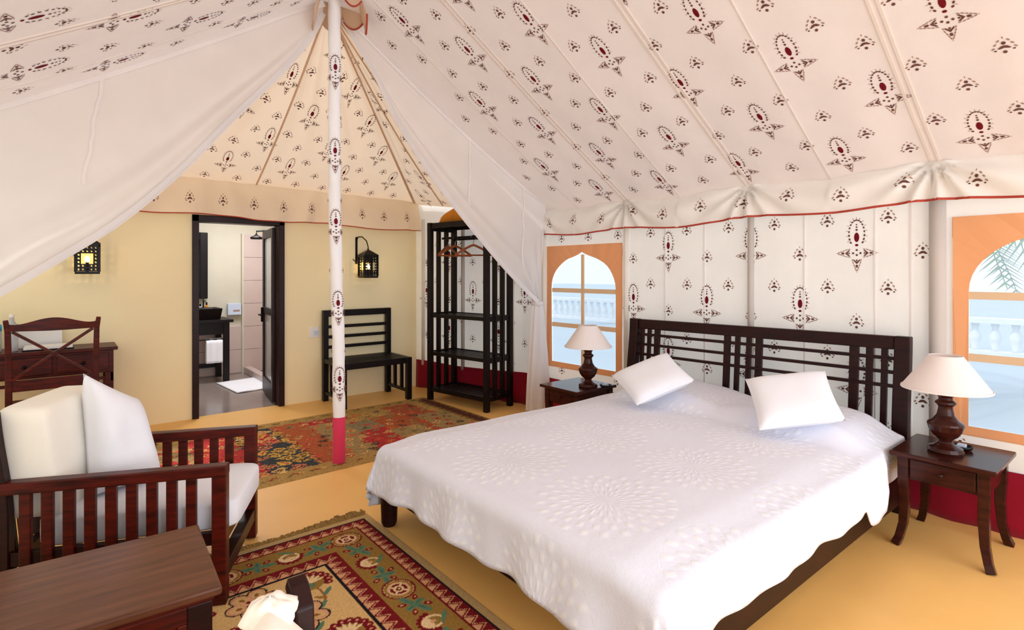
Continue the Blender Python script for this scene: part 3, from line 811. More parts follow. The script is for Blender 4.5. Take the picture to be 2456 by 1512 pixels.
def far_col(X, Y):
    Wd, Ln = X.max(), Y.max(); img = np.zeros(X.shape+(3,)); img[:] = (156, 124, 70)
    def rect(x0, x1, y0, y1, c): img[(X >= x0) & (X < x1) & (Y >= y0) & (Y < y1)] = c
    TER, RD, OL, NV, OR, GY = (156, 74, 44), (158, 38, 44), (140, 118, 78), (36, 46, 56), (176, 96, 42), (120, 108, 84)
    b0, b1 = .20, Ln-.17
    secs = [(-.1, .42, OR), (.42, .80, RD), (.80, 1.10, NV), (1.10, 1.40, RD), (1.40, 1.66, NV)]
    secs = [(.16, .50, TER), (.50, .95, OL), (.95, 1.30, RD), (1.30, 1.66, NV)]
    for x0, x1, c in secs: rect(x0, x1, b0, b1, c)
    rect(1.36, 1.60, b1-.55, b1-.12, RD); rect(.55, .9, b0+.3, b1-.5, RD)
    rect(1.66, 1.685, b0, b1, (196, 130, 76)); rect(1.685, 1.70, b0, b1, (60, 30, 30))
    rect(1.70, 1.97, b0, b1, TER); rect(1.97, 2.28, b0, b1, OL); 
    rect(2.20, 2.50, b0+.06, b0+.42, RD); rect(2.28, 2.62, b0+.42, b0+.62, RD); rect(2.28, 2.55, b0+.62, b0+.95, GY); rect(1.95, 2.4, b1-.20, b1-.04, RD)
    rect(2.50, 2.85, b0, b0+.5, OL); rect(2.55, 2.85, b0+.5, b1-.3, TER); rect(2.85, 3.2, b0, b1, (150, 70, 48)); rect(2.95, 3.3, b0+.2, b1-.5, OL)
    rect(3.32, 3.50, .06, Ln-.06, (112, 82, 44)); rect(3.36, 3.46, .1, Ln-.1, (70, 34, 30))
    def disk(cx, cy, rx, ry, c):
        img[((X-cx)/rx)**2+((Y-cy)/ry)**2 < 1] = c
    r = random.Random(11); 
    pal = [(206, 156, 92), (196, 84, 54), (64, 42, 40), (214, 172, 112), (104, 110, 74), (184, 60, 52)]
    j = 0
    for yy in np.arange(.26, Ln-.2, .125):
        for xx in np.arange(.22, 3.3, .13):
            j += 1; x = xx+(.06 if int(round(yy/.125)) % 2 else 0)+r.uniform(-.01, .01); y = yy+r.uniform(-.01, .01)
            if r.random() < .12: continue
            k = r.choice(pal); s = r.uniform(.026, .042)
            if 1.30 < x < 1.66: k = r.choice([(206, 162, 70), (204, 112, 84), (210, 176, 110)]); s = .05
            disk(x, y, s, s*1.15, k); disk(x, y, s*.6, s*.7, (50, 34, 34) if r.random() < .5 else (150, 60, 44)); disk(x, y, s*.25, s*.3, pal[0])
    for xx in np.arange(.08, 3.5, .17):
        for y, k in ((.10, (120, 52, 40)), (Ln-.085, (96, 64, 40))):
            disk(xx, y, .035, .018, k); disk(xx+.05, y+.012, .014, .012, (204, 160, 96)); disk(xx-.05, y-.012, .014, .012, (70, 84, 56))
    jx = (np.sin(Y*61+X*13)*1.6+rng.normal(0, .9, X.shape)).round().astype(int); jy = (np.sin(X*47)*1.2+rng.normal(0, .7, X.shape)).round().astype(int)
    ii, jj = np.indices(X.shape); img = img[np.clip(ii+jy, 0, X.shape[0]-1), np.clip(jj+jx, 0, X.shape[1]-1)]
    img = (img*.85+np.array((138, 112, 72))*.15)*1.14
    img += rng.normal(0, 9, X.shape)[..., None]; return np.clip(img, 0, 255)
t = thing('patchwork_rug', 'worn red and olive patchwork rug lying under the pole foot', 'rug', (-.10, 4.03, 0), math.radians(1.2))
rug_mesh('pile', 0, 3.5, 0, 1.68, .009, far_col, t)

# ------------------------------------------------------------ bed
HL, HR = Vector((3.95, 3.17, 0)), Vector((4.055, 1.085, 0)); hd = (HR-HL).normalized()
t = thing('bed', 'wide dark wooden bed with a slatted lattice headboard', 'bed', (2.8, 2.05, 0))
def hp(v, z, off=0): # on headboard line at given v
    q = (v-HL.y)/(HR.y-HL.y); p = HL.lerp(HR, q); return Vector((p.x+off+.05*sm(z, .5, 1.09), p.y, z))
def post(v, w, top):
    m = M(); m.path([hp(v, z)+Vector((0, 0, 0)) for z in np.linspace(0, top, 12)], [.07]*12, [w]*12, up=(0, 1, 0)); return m
post(3.125, .085, 1.09).build('headboard_post', 'dark', t, world=True, bevel=.006)
post(1.115, .085, 1.10).build('headboard_post', 'dark', t, world=True, bevel=.006)
m = M(); m.bar(hp(3.08, 1.045), hp(1.16, 1.055), .045, .085); m.build('top_rail', 'dark', t, world=True, bevel=.008)
for z in (.955, .868, .782):
    m = M(); m.bar(hp(3.08, z), hp(1.16, z), .024, .022); m.build('headboard_rail', 'dark', t, world=True, bevel=.003)
for v, w in ((3.045, .03), (2.975, .03), (2.895, .05), (2.263, .048), (2.180, .035), (2.092, .035), (2.015, .05), (1.385, .055), (1.296, .04), (1.213, .035)):
    m = M(); m.bar(hp(v, .30), hp(v, 1.02), .028, w, up=(0, 1, 0)); m.build('headboard_bar', 'dark', t, world=True, bevel=.003)
m = M(); m.bar(hp(3.1, .30), hp(1.14, .30), .04, .14); m.build('bottom_rail', 'dark', t, world=True)
for v in (1.075, 2.945):
    m = M(); m.box(1.53, 3.98, v-.018, v+.018, .13, .30); m.build('side_rail', 'dark', t, world=True, bevel=.006)
m = M(); m.box(1.51, 1.55, 1.08, 2.94, .16, .30); m.build('foot_rail', 'dark', t, world=True, bevel=.006)
for x, y in ((1.505, 2.99), (1.505, 1.08)):
    m = M(); m.lathe([(.036, 0), (.046, .02), (.05, .12), (.05, .27)], (x, y, 0), 18); m.build('leg', 'dark', t, smooth=False, world=True)
m = M(); m.box(1.56, 3.93, 1.12, 2.90, .28, .50); m.build('mattress', 'white', t, world=True, bevel=.04)

# bedspread
U0, U1, VA, VB = 1.50, 3.935, 1.07, 2.99
def spread_top(u, v):
    z = .530 - .012*((v-2.02)/1.0)**2
    mnd = sm(u, 3.30, 3.50)*(.055+.05*math.sin(PI*min(max((v-1.12)/.88, 0), 1))*(v < 2.0)+.05*math.sin(PI*min(max((v-2.02)/.88, 0), 1))*(v >= 2.02))
    mnd *= sm(v, 1.02, 1.3)*sm(-v, -3.02, -2.75)
    z += mnd+.006*noise.noise(Vector((u*2.5, v*2.5, 0)))+.010*noise.noise(Vector((u*1.1, v*1.1, 4)))
    z -= .02*sm(-u, -1.75, -1.5)+.02*sm(v, 2.8, 3.0)+.02*sm(-v, -1.25, -1.05)
    return z
def spread(s, q):
    DF, DSr, DSl = .30, .235, .42     # foot drop, right drop, left drop
    x = U1 - s*(U1-U0+DF); y = VA-DSr+q*(VB-VA+DSr+DSl)
    eu = max(0, U0-x); er = max(0, VA-y); el = max(0, y-VB); ev = er+el; sg = -1 if er > 0 else 1
    bx, by = min(max(x, U0), U1), min(max(y, VA), VB)
    z0 = spread_top(bx, by); e = (eu**2.6+ev**2.6)**(1/2.6)
    if e <= 0: return Vector((bx, by, z0))
    th = math.atan2(ev, eu) if ev > 0 or eu > 0 else 0
    r = .065
    if e < r*PI/2: out = r*math.sin(e/r); dn = r*(1-math.cos(e/r))
    else: out = r; dn = r+(e-r*PI/2)
    dn = dn; k = sm(e, .05, .3)
    corner = math.sin(2*th) if (eu > 0 and ev > 0) else 0
    per = by*1.0 if eu > ev else bx
    fold = k*(.016*math.sin(per*9+1.0)+.010*math.sin(per*23+2)+.012*noise.noise(Vector((per*5, e*3, 1))))
    out += (.10 if eu > ev else .05)*k*e*1.0+fold*(1 if eu > ev else .7)+corner*(.02*k+.022*k*math.sin(th*8))
    if er > 0: out *= 1-.85*sm(x, 3.40, 3.60)
    dirx, diry = -math.cos(th), sg*math.sin(th)
    dn -= .035*corner*k
    dn += .008*math.sin(per*14)*k
    z = z0-dn*(1+(.42*sm(x, 3.12, 3.2)*sm(-x, -3.46, -3.40) if er > 0 else 0))
    return Vector((bx+dirx*out, by+diry*out, max(z, .10)))
sp = M(); NU, NV = 150, 150
sp.grid(spread, NU, NV, uvf=lambda s, q: (s*2.73+.17, q*2.63+.25))
o = sp.build('bedspread', 'spread', None, smooth=True, solid=.006)
tag(o, 'white quilted bedspread hanging over the bed down to its side rails', 'bedspread')
def pillow(name, c00, c10, c11, c01, T, mat, label, cat, group=None, parent=None, pinch=.05, n=22, wr=.004, local=False):
    c = [Vector(x) for x in (c00, c10, c11, c01)]; ctr = sum(c, Vector())/4
    nr = (c[1]-c[0]).cross(c[3]-c[0]).normalized(); m = M(); base = 0
    for sd in (1, -1):
        def f(s, q, sd=sd):
            a, b_ = 2*s-1, 2*q-1
            p = c[0]*(1-s)*(1-q)+c[1]*s*(1-q)+c[2]*s*q+c[3]*(1-s)*q
            pi_ = pinch*((1-a*a)*abs(b_)**3+(1-b_*b_)*abs(a)**3)
            p = p+(ctr-p)*pi_
            h = T*.5*((1-a**4)*(1-b_**4))**.55
            return p+nr*sd*h+nr*wr*noise.noise(p*9)*(1-a*a)*(1-b_*b_)
        m.grid(f, n, n)
    # close rim: shared boundary duplicates are coincident
    if parent is not None:
        o = m.build(name, mat, parent, smooth=True); return o
    o = m.build(name, mat, None, smooth=True)
    b = Vector(min(o.data.vertices, key=lambda v: v.co.z).co)
    o.data.transform(Matrix.Translation(-ctr)); o.location = ctr
    tag(o, label, cat, group); return o
pillow('throw_pillow', (3.10, 2.41, .575), (3.43, 2.16, .745), (3.60, 2.51, .885), (3.25, 2.77, .715), .13, 'white', 'square white pillow leaning with a corner down, on the left half of the bed', 'pillow')
pillow('throw_pillow', (3.13, 1.555, .585), (3.42, 1.20, .665), (3.70, 1.42, .885), (3.41, 1.79, .815), .13, 'white', 'square white pillow propped on the right half of the bed nearest the right lamp', 'pillow')

# ------------------------------------------------------------ nightstands and lamps
def nightstand(loc, label, top_mat='nightwood'):
    t = thing('nightstand', label, 'nightstand', loc, group=None); w, dp, h = .48, .44, .52   # x depth dp, y width w
    M().box(-.26, .24, -.228, .228, .495, .52).build('tabletop', top_mat, t, bevel=.006)
    for x, y in ((-.20, -.172), (-.20, .172), (.20, -.172), (.20, .172)):
        sx, sy = (1 if x > 0 else -1), (1 if y > 0 else -1); pts = []; ws = []
        for z, o_, ww in ((.495, 0, .052), (.36, 0, .05), (.25, -.004, .046), (.12, .002, .04), (.04, .018, .038), (0, .032, .04)):
            pts.append((x+sx*o_, y+sy*o_, z)); ws.append(ww)
        m = M(); m.path(pts, ws, ws, up=(0, 1, 0)); m.build('leg', 'nightwood', t, bevel=.003)
    M().box(-.205, .205, -.182, -.162, .37, .495).build('apron', 'nightwood', t); M().box(-.205, .205, .162, .182, .37, .495).build('apron', 'nightwood', t)
    M().box(.18, .20, -.18, .18, .37, .495).build('apron', 'nightwood', t); M().box(-.205, -.19, -.19, .19, .37, .495).build('apron', 'nightwood', t)
    dr = M().box(-.222, -.200, -.140, .140, .385, .485).build('drawer', 'nightwood', t, bevel=.004)
    kb = M(); kb.lathe([(.006, 0), (.006, .012), (.013, .018), (.012, .026), (.004, .03)], (0, 0, 0), 12); ko = kb.build('knob', 'nightwood', dr, smooth=True)
    ko.location = (-.222, 0, .435); ko.rotation_euler = (0, -PI/2, 0)
    return t
nightstand((3.80, .803, 0), 'brown nightstand with curved legs at the right of the bed')
nightstand((3.52, 3.37, 0), 'dark nightstand half hidden behind the left side of the bed')
def lamp(loc, label, s=1.):
    t = thing('table_lamp', label, 'lamp', loc); t.scale = (s, s, s)
    prof = [(.078, 0), (.082, .010), (.076, .028), (.050, .040), (.034, .052), (.028, .062), (.034, .072), (.056, .092), (.074, .120), (.083, .152), (.080, .162), (.058, .178), (.040, .205), (.033, .240), (.034, .252), (.048, .268), (.046, .276), (.032, .288), (.032, .300), (.044, .318), (.040, .326), (.024, .332), (.012, .33), (.010, .40)]
    m = M(); m.lathe(prof, (0, 0, 0), 40); m.build('base', 'nightwood', t)
    m = M(); m.lathe([(.012, .34), (.016, .35), (.016, .39), (.010, .40)], (0, 0, 0), 12); m.build('lamp_holder', 'metal', t)
    m = M(); m.lathe([(.018, .385), (.028, .41), (.030, .44), (.018, .47), (.004, .485)], (0, 0, 0), 14); m.build('bulb', 'plastic', t, smooth=True)
    m = M(); m.lathe([(.200, .345), (.198, .349), (.077, .525), (.075, .529)], (0, 0, 0), 40, cap=False); m.build('lamp_shade', 'lampshade', t, smooth=True, solid=.003)
    m = M(); m.lathe([(.201, .343), (.202, .349), (.201, .353)], (0, 0, 0), 40, cap=False); m.build('shade_trim', 'seamcloth', t, solid=.003)
    return t
lamp((3.735, .82, .52), 'turned wooden table lamp with cone shade on the right nightstand')
lamp((3.50, 3.24, .52), 'turned wooden table lamp with cone shade on the far nightstand, before the small window')
def ashtray(loc, label):
    t = thing('trinket_dish', label, 'dish', loc)
    m = M(); m.lathe([(.028, 0), (.045, .006), (.052, .022), (.047, .024), (.040, .010), (.002, .008)], (0, 0, 0), 20); m.build('bowl', 'metal', t, smooth=True)
    M().box(-.03, .02, -.018, .018, .012, .030).build('blue_packet', 'bluebox', t); return t
ashtray((3.86, .775, .52), 'small dark dish with a blue packet beside the right lamp')
ashtray((3.60, 3.13, .52), 'small dark dish beside the far lamp')

# ------------------------------------------------------------ armchair
def armchair(loc, rz, label, tops=(.90, .83), bc=.915, pw=1.):
    t = thing('armchair', label, 'armchair', loc, rz); Wd, Dp = .64, .80
    for y, nm in ((0, 0), (Wd, 1)):
        o_ = -1 if y == 0 else 1
        m = M(); m.box(Dp-.03, Dp+.03, y-.03, y+.03, 0, .60); m.build('front_leg', 'mahog', t, bevel=.004)
        m = M(); pts = [(-.02-.05*sm(z, .45, .95)+.05*sm(-z, -.15, 0)*0-.04*sm(-z, -.25, 0), y, z) for z in np.linspace(0, tops[nm], 14)]
        pts += [(-.088, y, tops[nm]+.022), (-.105, y, tops[nm]+.032)]
        m.path(pts, [.046*pw]*16, [.055*pw]*14+[.045*pw, .035*pw], up=(1, 0, 0)); m.build('back_post', 'dark', t, bevel=.004)
        m = M(); m.bar((-.05, y, .595), (Dp+.032, y, .60), .062, .05); m.build('arm_rail', 'mahog', t, bevel=.006)
        M().box(0, Dp, y-.014, y+.014, .265, .325).build('side_rail', 'dark', t, bevel=.003)
        M().box(0, Dp, y-.012, y+.012, .13, .165).build('side_stretcher', 'dark', t, bevel=.003)
        n = 9
        for k in range(n):
            x = .03+(Dp-.07-.03)*(k+.5)/n-.005
            m = M(); m.box(x-.021, x+.021, y-.012+o_*.012, y+.012+o_*.012, .20, .575); m.build('arm_slat', 'mahog', t, bevel=.003)
    M().box(Dp-.015, Dp+.015, 0, Wd, .25, .305).build('front_rail', 'dark', t, bevel=.003)
    M().box(Dp-.026, Dp+.026, 0, Wd, .10, .165).build('front_stretcher', 'dark', t, bevel=.003)
    M().box(-.02, .02, 0, Wd, .25, .305).build('back_rail', 'dark', t, bevel=.003)
    m = M(); m.bar((-.07, .01, .80), (-.07, Wd-.01, .80), .03, .07); m.build('crest_rail', 'dark', t, bevel=.004)
    for k in range(7):
        y = .06+(Wd-.12)*k/6; m = M(); m.bar((-.02, y, .30), (-.066, y, .79), .018, .035, up=(1, 0, 0)); m.build('back_slat', 'dark', t)
    def rbox(x0, x1, y0, y1, z0, z1, r, nm, mat, lean=0, puff=.02):
        m = M(); m.box(x0, x1, y0, y1, z0, z1); o = m.build(nm, mat, t)
        b = o.modifiers.new('b', 'BEVEL'); b.width = r; b.segments = 5; b.limit_method = 'NONE'
        for v in o.data.vertices:
            if v.co.z > (z0+z1)/2: v.co.x -= lean
        o.data.polygons.foreach_set('use_smooth', [True]*len(o.data.polygons)); return o
    # seat cushion with rounded, slightly domed form
    def cush(x0, x1, y0, y1, z0, z1, nm, mat, lean, dome, axis):
        m = M(); n = 18
        def sd(a, b_, c, k):
            return None
        def sp_(v, e): return math.copysign(abs(v)**e, v)
        vs = []
        for j in range(n+1):
            ph = -PI/2+PI*j/n
            for i in range(2*n):
                th = 2*PI*i/(2*n)
                e = .20
                x = sp_(math.cos(ph), e)*sp_(math.cos(th), e); y = sp_(math.cos(ph), e)*sp_(math.sin(th), e); z = sp_(math.sin(ph), e)
                px = (x0+x1)/2+x*(x1-x0)/2; py = (y0+y1)/2+y*(y1-y0)/2; pz = (z0+z1)/2+z*(z1-z0)/2
                if axis == 'z': pz += dome*(1-x*x)*(1-y*y)*(1 if z > 0 else 0)
                else: px += dome*(1-z*z)*(1-y*y)*(1 if x > 0 else 0)
                px -= lean*(pz-z0)
                vs.append((px, py, pz))
        fs = [(j*2*n+i, j*2*n+(i+1) % (2*n), (j+1)*2*n+(i+1) % (2*n), (j+1)*2*n+i) for j in range(n) for i in range(2*n)]
        m.add(vs, fs); return m.build(nm, mat, t, smooth=True)
    cush(.06, Dp+.065, .035, Wd-.035, .305, .44, 'seat_cushion', 'white', 0, .02, 'z')
    cush(-.035, .17, .03, Wd-.03, .43, bc, 'back_cushion', 'cushion', .11, .02, 'x')
    return t
rzc = math.atan2(-.424, .905)
armchair((-.17, 3.10, .009), rzc, 'mahogany slatted-arm armchair with white cushions, nearest the left curtain')
pillow('scatter_pillow', (.10, 3.18, .47), (.385, 3.27, .47), (.30, 3.35, .86), (.075, 3.26, 1.03), .26, 'white', 'white scatter pillow leaning with a peaked corner in the left armchair', 'pillow', pinch=.03, wr=.02)
# second armchair, close to the camera, back corner and pillow in view
rz2 = -PI/2
armchair((-.312, .92, .009), rz2, 'mahogany armchair at the bottom edge of the view, only its back corner showing', (.83, .90), .84, .72)
tp = pillow('scatter_pillow', (.20, .80, .50), (.45, .88, .76), (.272, .985, .945), (.04, .97, .76), .26, 'cushion', 'ivory scatter pillow with a knotted corner at the bottom edge of the view', 'pillow', pinch=.04, wr=.03)
m = M()
def knot(s, q):
    a, b_ = 2*PI*s, PI*q; r = .034*(1+.35*noise.noise(Vector((math.cos(a)*1.7, math.sin(a)*1.7, b_*1.5))))
    return Vector((.272+r*math.sin(b_)*math.cos(a)*1.25, .975+r*math.sin(b_)*math.sin(a), .925+r*math.cos(b_)*.8))
m.grid(knot, 24, 14); m.build('knotted_corner', 'cushion', tp, smooth=True, world=True)

# ------------------------------------------------------------ trunk table
t = thing('trunk_table', 'low chest-like wooden table with panelled sides in the front left corner', 'table', (-.17, 2.22, .009), math.radians(-2.5))
M().box(-.62, .575, -.27, .27, .472, .50).build('tabletop', 'mahogtop', t, bevel=.008)
M().box(-.60, .555, -.25, .25, .452, .474).build('top_moulding', 'mahog', t, bevel=.006)
for x, y in ((.515, -.215), (.515, .215), (-.565, -.215), (-.565, .215)): M().box(x-.035, x+.035, y-.035, y+.035, 0, .455).build('corner_post', 'dark', t, bevel=.004)
for y in (-.225, .225): 
    M().box(-.54, .49, y-.01, y+.01, .10, .45).build('side_panel', 'mahog', t)
    yo = y+(-.012 if y < 0 else .012)
    M().box(-.54, .49, yo-.008, yo+.008, .40, .452).build('frame_rail', 'mahog', t, bevel=.003); M().box(-.54, .49, yo-.008, yo+.008, .08, .13).build('frame_rail', 'mahog', t, bevel=.003)
    for k in range(4): M().box(-.52+.325*k, -.49+.325*k, yo-.008, yo+.008, .13, .40).build('frame_stile', 'mahog', t, bevel=.003)
    for k in range(3):
        x = -.47+.325*k; M().box(x, x+.24, yo-.004, yo+.004, .16, .37).build('raised_panel', 'mahog', t, bevel=.004)
        M().box(x+.03, x+.21, yo-.008, yo+.008, .19, .34).build('raised_panel', 'mahog', t, bevel=.006)
for x in (-.575, .525): M().box(x-.01, x+.01, -.19, .19, .10, .45).build('end_panel', 'mahog', t)

# ------------------------------------------------------------ desk and desk chair
t = thing('writing_desk', 'dark writing desk with carved drawer fronts against the plaster wall', 'desk', (-.4, 6.2, 0))
M().box(-1.25, .385, 6.02, 6.43, .815, .845).build('desktop', 'mahog', t, world=True, bevel=.006)
M().box(-1.22, .355, 6.05, 6.42, .62, .815).build('drawer_case', 'mahog', t, world=True, bevel=.004)
for k in range(4):
    x0 = -1.19+.385*k; dr = M().box(x0, x0+.355, 6.035, 6.052, .645, .795).build('drawer', 'mahog', t, world=True, bevel=.005)
    kb = M(); kb.lathe([(.008, 0), (.008, .01), (.015, .018), (.006, .028)], (0, 0, 0), 12); ko = kb.build('knob', 'metal', dr, smooth=True); ko.location = (x0+.178-t.location.x, 6.035-t.location.y, .72); ko.rotation_euler = (PI/2, 0, 0)
for x in (-1.19, .325):
    for y in (6.08, 6.39): M().box(x-.03, x+.03, y-.03, y+.03, 0, .62).build('leg', 'mahog', t, world=True, bevel=.004)
M().box(-1.19, .325, 6.07, 6.09, .555, .58).build('stretcher', 'mahog', t, world=True)
M().box(.335, .355, 6.05, 6.42, .54, .625).build('side_panel', 'mahog', t, world=True)

t = thing('desk_chair', 'dark wooden chair with a crossed back standing before the desk', 'chair', (-.05, 5.60, 0))
xa, xb = -.262, .262
for x in (xa, xb):
    sx = -1 if x < 0 else 1
    m = M(); m.path([(x, -.05, 0), (x, -.01, .25), (x, 0, .45), (x, -.01, .8), (x+sx*.004, -.03, 1.06), (x+sx*.016, -.045, 1.145)], [.036, .04, .042, .040, .036, .030], [.04, .04, .045, .04, .038, .03], up=(0, 1, 0)); m.build('back_leg', 'mahog', t, bevel=.004)
    M().box(x-.02, x+.02, .38, .42, 0, .44).build('front_leg', 'mahog', t, bevel=.003)
m = M()
n = 20; vs = []; 
for i in range(n+1):
    s = i/n; x = xa-.012+(xb-xa+.024)*s; top = 1.125+.028*math.cos((s-.5)*2*PI)+.022*abs(2*s-1)**6; bot = 1.055-.004*math.cos((s-.5)*2*PI); y = -.03+.025*math.cos((s-.5)*PI)
    for yy, zz in ((y-.012, bot), (y+.012, bot), (y+.008, top), (y-.016, top)): vs.append((x, yy-.01, zz))
fs = [(0, 1, 2, 3), tuple(4*n+k for k in (3, 2, 1, 0))]
for i in range(n):
    for k in range(4): fs.append((4*i+k, 4*i+4+k, 4*i+4+(k+1) % 4, 4*i+(k+1) % 4))
m.add(vs, fs); m.build('crest_rail', 'mahog', t, bevel=.003)
m = M(); m.bar((xa+.02, -.02, 1.055), (xb-.02, -.006, .685), .02, .036, up=(0, 1, 0)); m.build('cross_brace', 'mahog', t, bevel=.003)
m = M(); m.bar((xa+.02, -.008, .685), (xb-.02, -.022, 1.055), .022, .036, up=(0, 1, 0)); m.build('cross_brace', 'mahog', t, bevel=.003)
m = M(); m.bar((xa, -.006, .64), (xb, -.006, .64), .024, .085); m.build('lower_rail', 'mahog', t, bevel=.003)
M().box(xa-.02, xb+.02, -.01, .43, .43, .46).build('seat', 'mahog', t, bevel=.008)
for x in (xa, xb): M().box(x-.012, x+.012, -.02, .40, .20, .23).build('stretcher', 'mahog', t)
M().box(xa, xb, .19, .21, .20, .23).build('stretcher', 'mahog', t)

# things on the desk
def bottle(loc, label):
    t = thing('water_bottle', label, 'bottle', loc)
    m = M(); m.lathe([(.038, 0), (.042, .01), (.042, .19), (.036, .22), (.018, .255), (.015, .285)], (0, 0, 0), 20); m.build('body', 'glass', t, smooth=True)
    m = M(); m.lathe([(.0435, .175), (.0435, .225)], (0, 0, 0), 20, cap=False); m.build('label_band', 'blue', t, smooth=True, solid=.001)
    m = M(); m.lathe([(.017, .285), (.017, .31), (.014, .312)], (0, 0, 0), 16); m.build('cap', 'plastic', t); return t
bottle((-.325, 6.16, .845), 'clear water bottle with cyan label, at the left edge behind the desk chair')
bottle((-.43, 6.20, .845), 'water bottle with cyan label cut by the left edge of the view')
t = thing('paper_tray', 'white tray of papers lying on the desk', 'tray', (-.06, 6.18, .845))
M().box(-.20, .14, -.10, .14, 0, .012).build('tray_base', 'metal', t, bevel=.003); M().box(-.19, .13, -.09, .13, .012, .03).build('papers', 'plastic', t)
t = thing('folder', 'pale folder standing upright on the desk behind the chair', 'folder', (-.1, 6.39, .845))
m = M(); m.bar((-.27, 0, .10), (.10, .0, .10), .012, .20); m.build('cover', 'plastic', t)

# ------------------------------------------------------------ luggage bench
t = thing('luggage_bench', 'black wooden luggage bench with a slatted back against the plaster wall', 'bench', (2.78, 6.1, 0))
for x in (2.385, 3.185):
    M().box(x-.03, x+.03, 6.335, 6.395, 0, 1.06).build('back_post', 'black', t, world=True, bevel=.003)
    M().box(x-.03, x+.03, 5.80, 5.86, 0, .50).build('front_leg', 'black', t, world=True, bevel=.003)
    M().box(x-.018, x+.018, 5.85, 6.34, .085, .115).build('side_stretcher', 'black', t, world=True)
    for y in (6.0, 6.17): M().box(x-.016, x+.016, y-.018, y+.018, .10, .46).build('side_slat', 'black', t, world=True)
    M().box(x-.025, x+.025, 5.85, 6.34, .45, .50).build('side_rail', 'black', t, world=True)
M().box(2.385, 3.185, 6.345, 6.385, .985, 1.06).build('back_rail', 'black', t, world=True, bevel=.003)
for z in (.865, .745, .625): M().box(2.41, 3.16, 6.35, 6.378, z-.018, z+.018).build('back_rail', 'black', t, world=True, bevel=.003)
M().box(2.41, 3.16, 5.81, 5.85, .43, .50).build('front_rail', 'black', t, world=True, bevel=.003); M().box(2.41, 3.16, 6.34, 6.38, .43, .50).build('seat_rail', 'black', t, world=True)
for k in range(6): M().box(2.41, 3.16, 5.87+.08*k, 5.92+.08*k, .482, .50).build('seat_slat', 'black', t, world=True, bevel=.002)

# ------------------------------------------------------------ open wardrobe
LFp, ax = Vector((3.365, 5.63, 0)), Vector((.165, -.89, 0)); axn = ax.normalized(); dpn = Vector((.983, .182, 0)); DW, DD = .905, .385
t = thing('wardrobe', 'tall black open wardrobe rack with slatted ends in the far corner', 'wardrobe', (LFp.x+.2, LFp.y-.4, 0))
def WPt(a, b_, z): return LFp+axn*a+dpn*b_+Vector((0, 0, z))
for a in (0, DW):
    for i, b_ in enumerate((0, DD)):
        m = M(); m.bar(WPt(a, b_, 0), WPt(a, b_, 2.09), .055, .055, up=axn); m.build('corner_post', 'black', t, world=True, bevel=.003)
    for b_ in (.13, .255):
        m = M(); m.bar(WPt(a, b_, .12), WPt(a, b_, 2.05), .034, .048, up=axn); m.build('end_slat', 'black', t, world=True)
    for z, hh in ((2.04, .09), (1.0, .06), (.55, .06), (.13, .05)):
        m = M(); m.bar(WPt(a, 0, z), WPt(a, DD, z), .03, hh); m.build('end_rail', 'black', t, world=True)
for b_ in (0, DD):
    for z, hh in ((2.055, .06), (1.0, .04), (.555, .04), (.135, .05)):
        m = M(); m.bar(WPt(0, b_, z), WPt(DW, b_, z), .03, hh); m.build('long_rail', 'black', t, world=True)
m = M(); m.bar(WPt(0, DD, 1.915), WPt(DW, DD, 1.915), .025, .035); m.build('long_rail', 'black', t, world=True)
for z in (1.005, .56, .14):
    for k in range(5):
        m = M(); m.bar(WPt(0, .05+.072*k, z), WPt(DW, .05+.072*k, z), .050, .014); m.build('shelf_slat', 'black', t, world=True)
for k in range(3):
    m = M(); m.bar(WPt(0, .07+.12*k, 2.07), WPt(DW, .07+.12*k, 2.07), .05, .014); m.build('top_slat', 'black', t, world=True)
m = M(); m.tube([WPt(0, DD/2, 1.915), WPt(DW, DD/2, 1.915)], .014, 10); m.build('hanging_rail', 'black', t, world=True)
def hanger(a, turn, label):
    p = WPt(a, DD/2, 1.915); t = thing('coat_hanger', label, 'hanger', p, math.atan2(dpn.y, dpn.x)+turn, group='wooden hangers on the wardrobe rail')
    m = M(); pts = [(x, 0, -.095-.12*abs(x/.22)**1.25) for x in np.linspace(-.215, .215, 15)]; m.path(pts, .014, .026); m.build('shoulder_bar', 'hanger', t, bevel=.003)
    m = M(); m.tube([(-.205, 0, -.212), (.205, 0, -.212)], .009, 8); m.build('trouser_bar', 'hanger', t)
    m = M(); m.tube([(0, 0, -.09), (0, 0, -.05)]+[(.028*math.cos(q), 0, -.012+.030*math.sin(q)) for q in np.linspace(-1.4, 2.9, 10)], .004, 6); m.build('hook', 'chrome', t)
hanger(.10, .25, 'wooden coat hanger nearest the left end of the wardrobe rail')
hanger(.22, -.35, 'wooden coat hanger second from the left end of the wardrobe rail')
hanger(.52, -1.0, 'wooden coat hanger twisted askew furthest right on the wardrobe rail')
m = M(); m.grid(lambda s, q: WPt(.04+.80*s, .20+.10*math.sin(PI*q)*0+.02*math.sin(s*9), 2.085+.20*math.sin(PI*min(1, s*1.0+.0))**.35*(1-(2*q-1)**4)**.5) + dpn*(-.24*q+.12), 24, 12)
o = m.build('lit_wall_patch', 'yellow', None, smooth=True, solid=.01); tag(o, 'amber cloth shape above the open wardrobe, coloured as the lit wall behind', 'glow')  # added shape, its amber stands for lit wall showing above the wardrobe

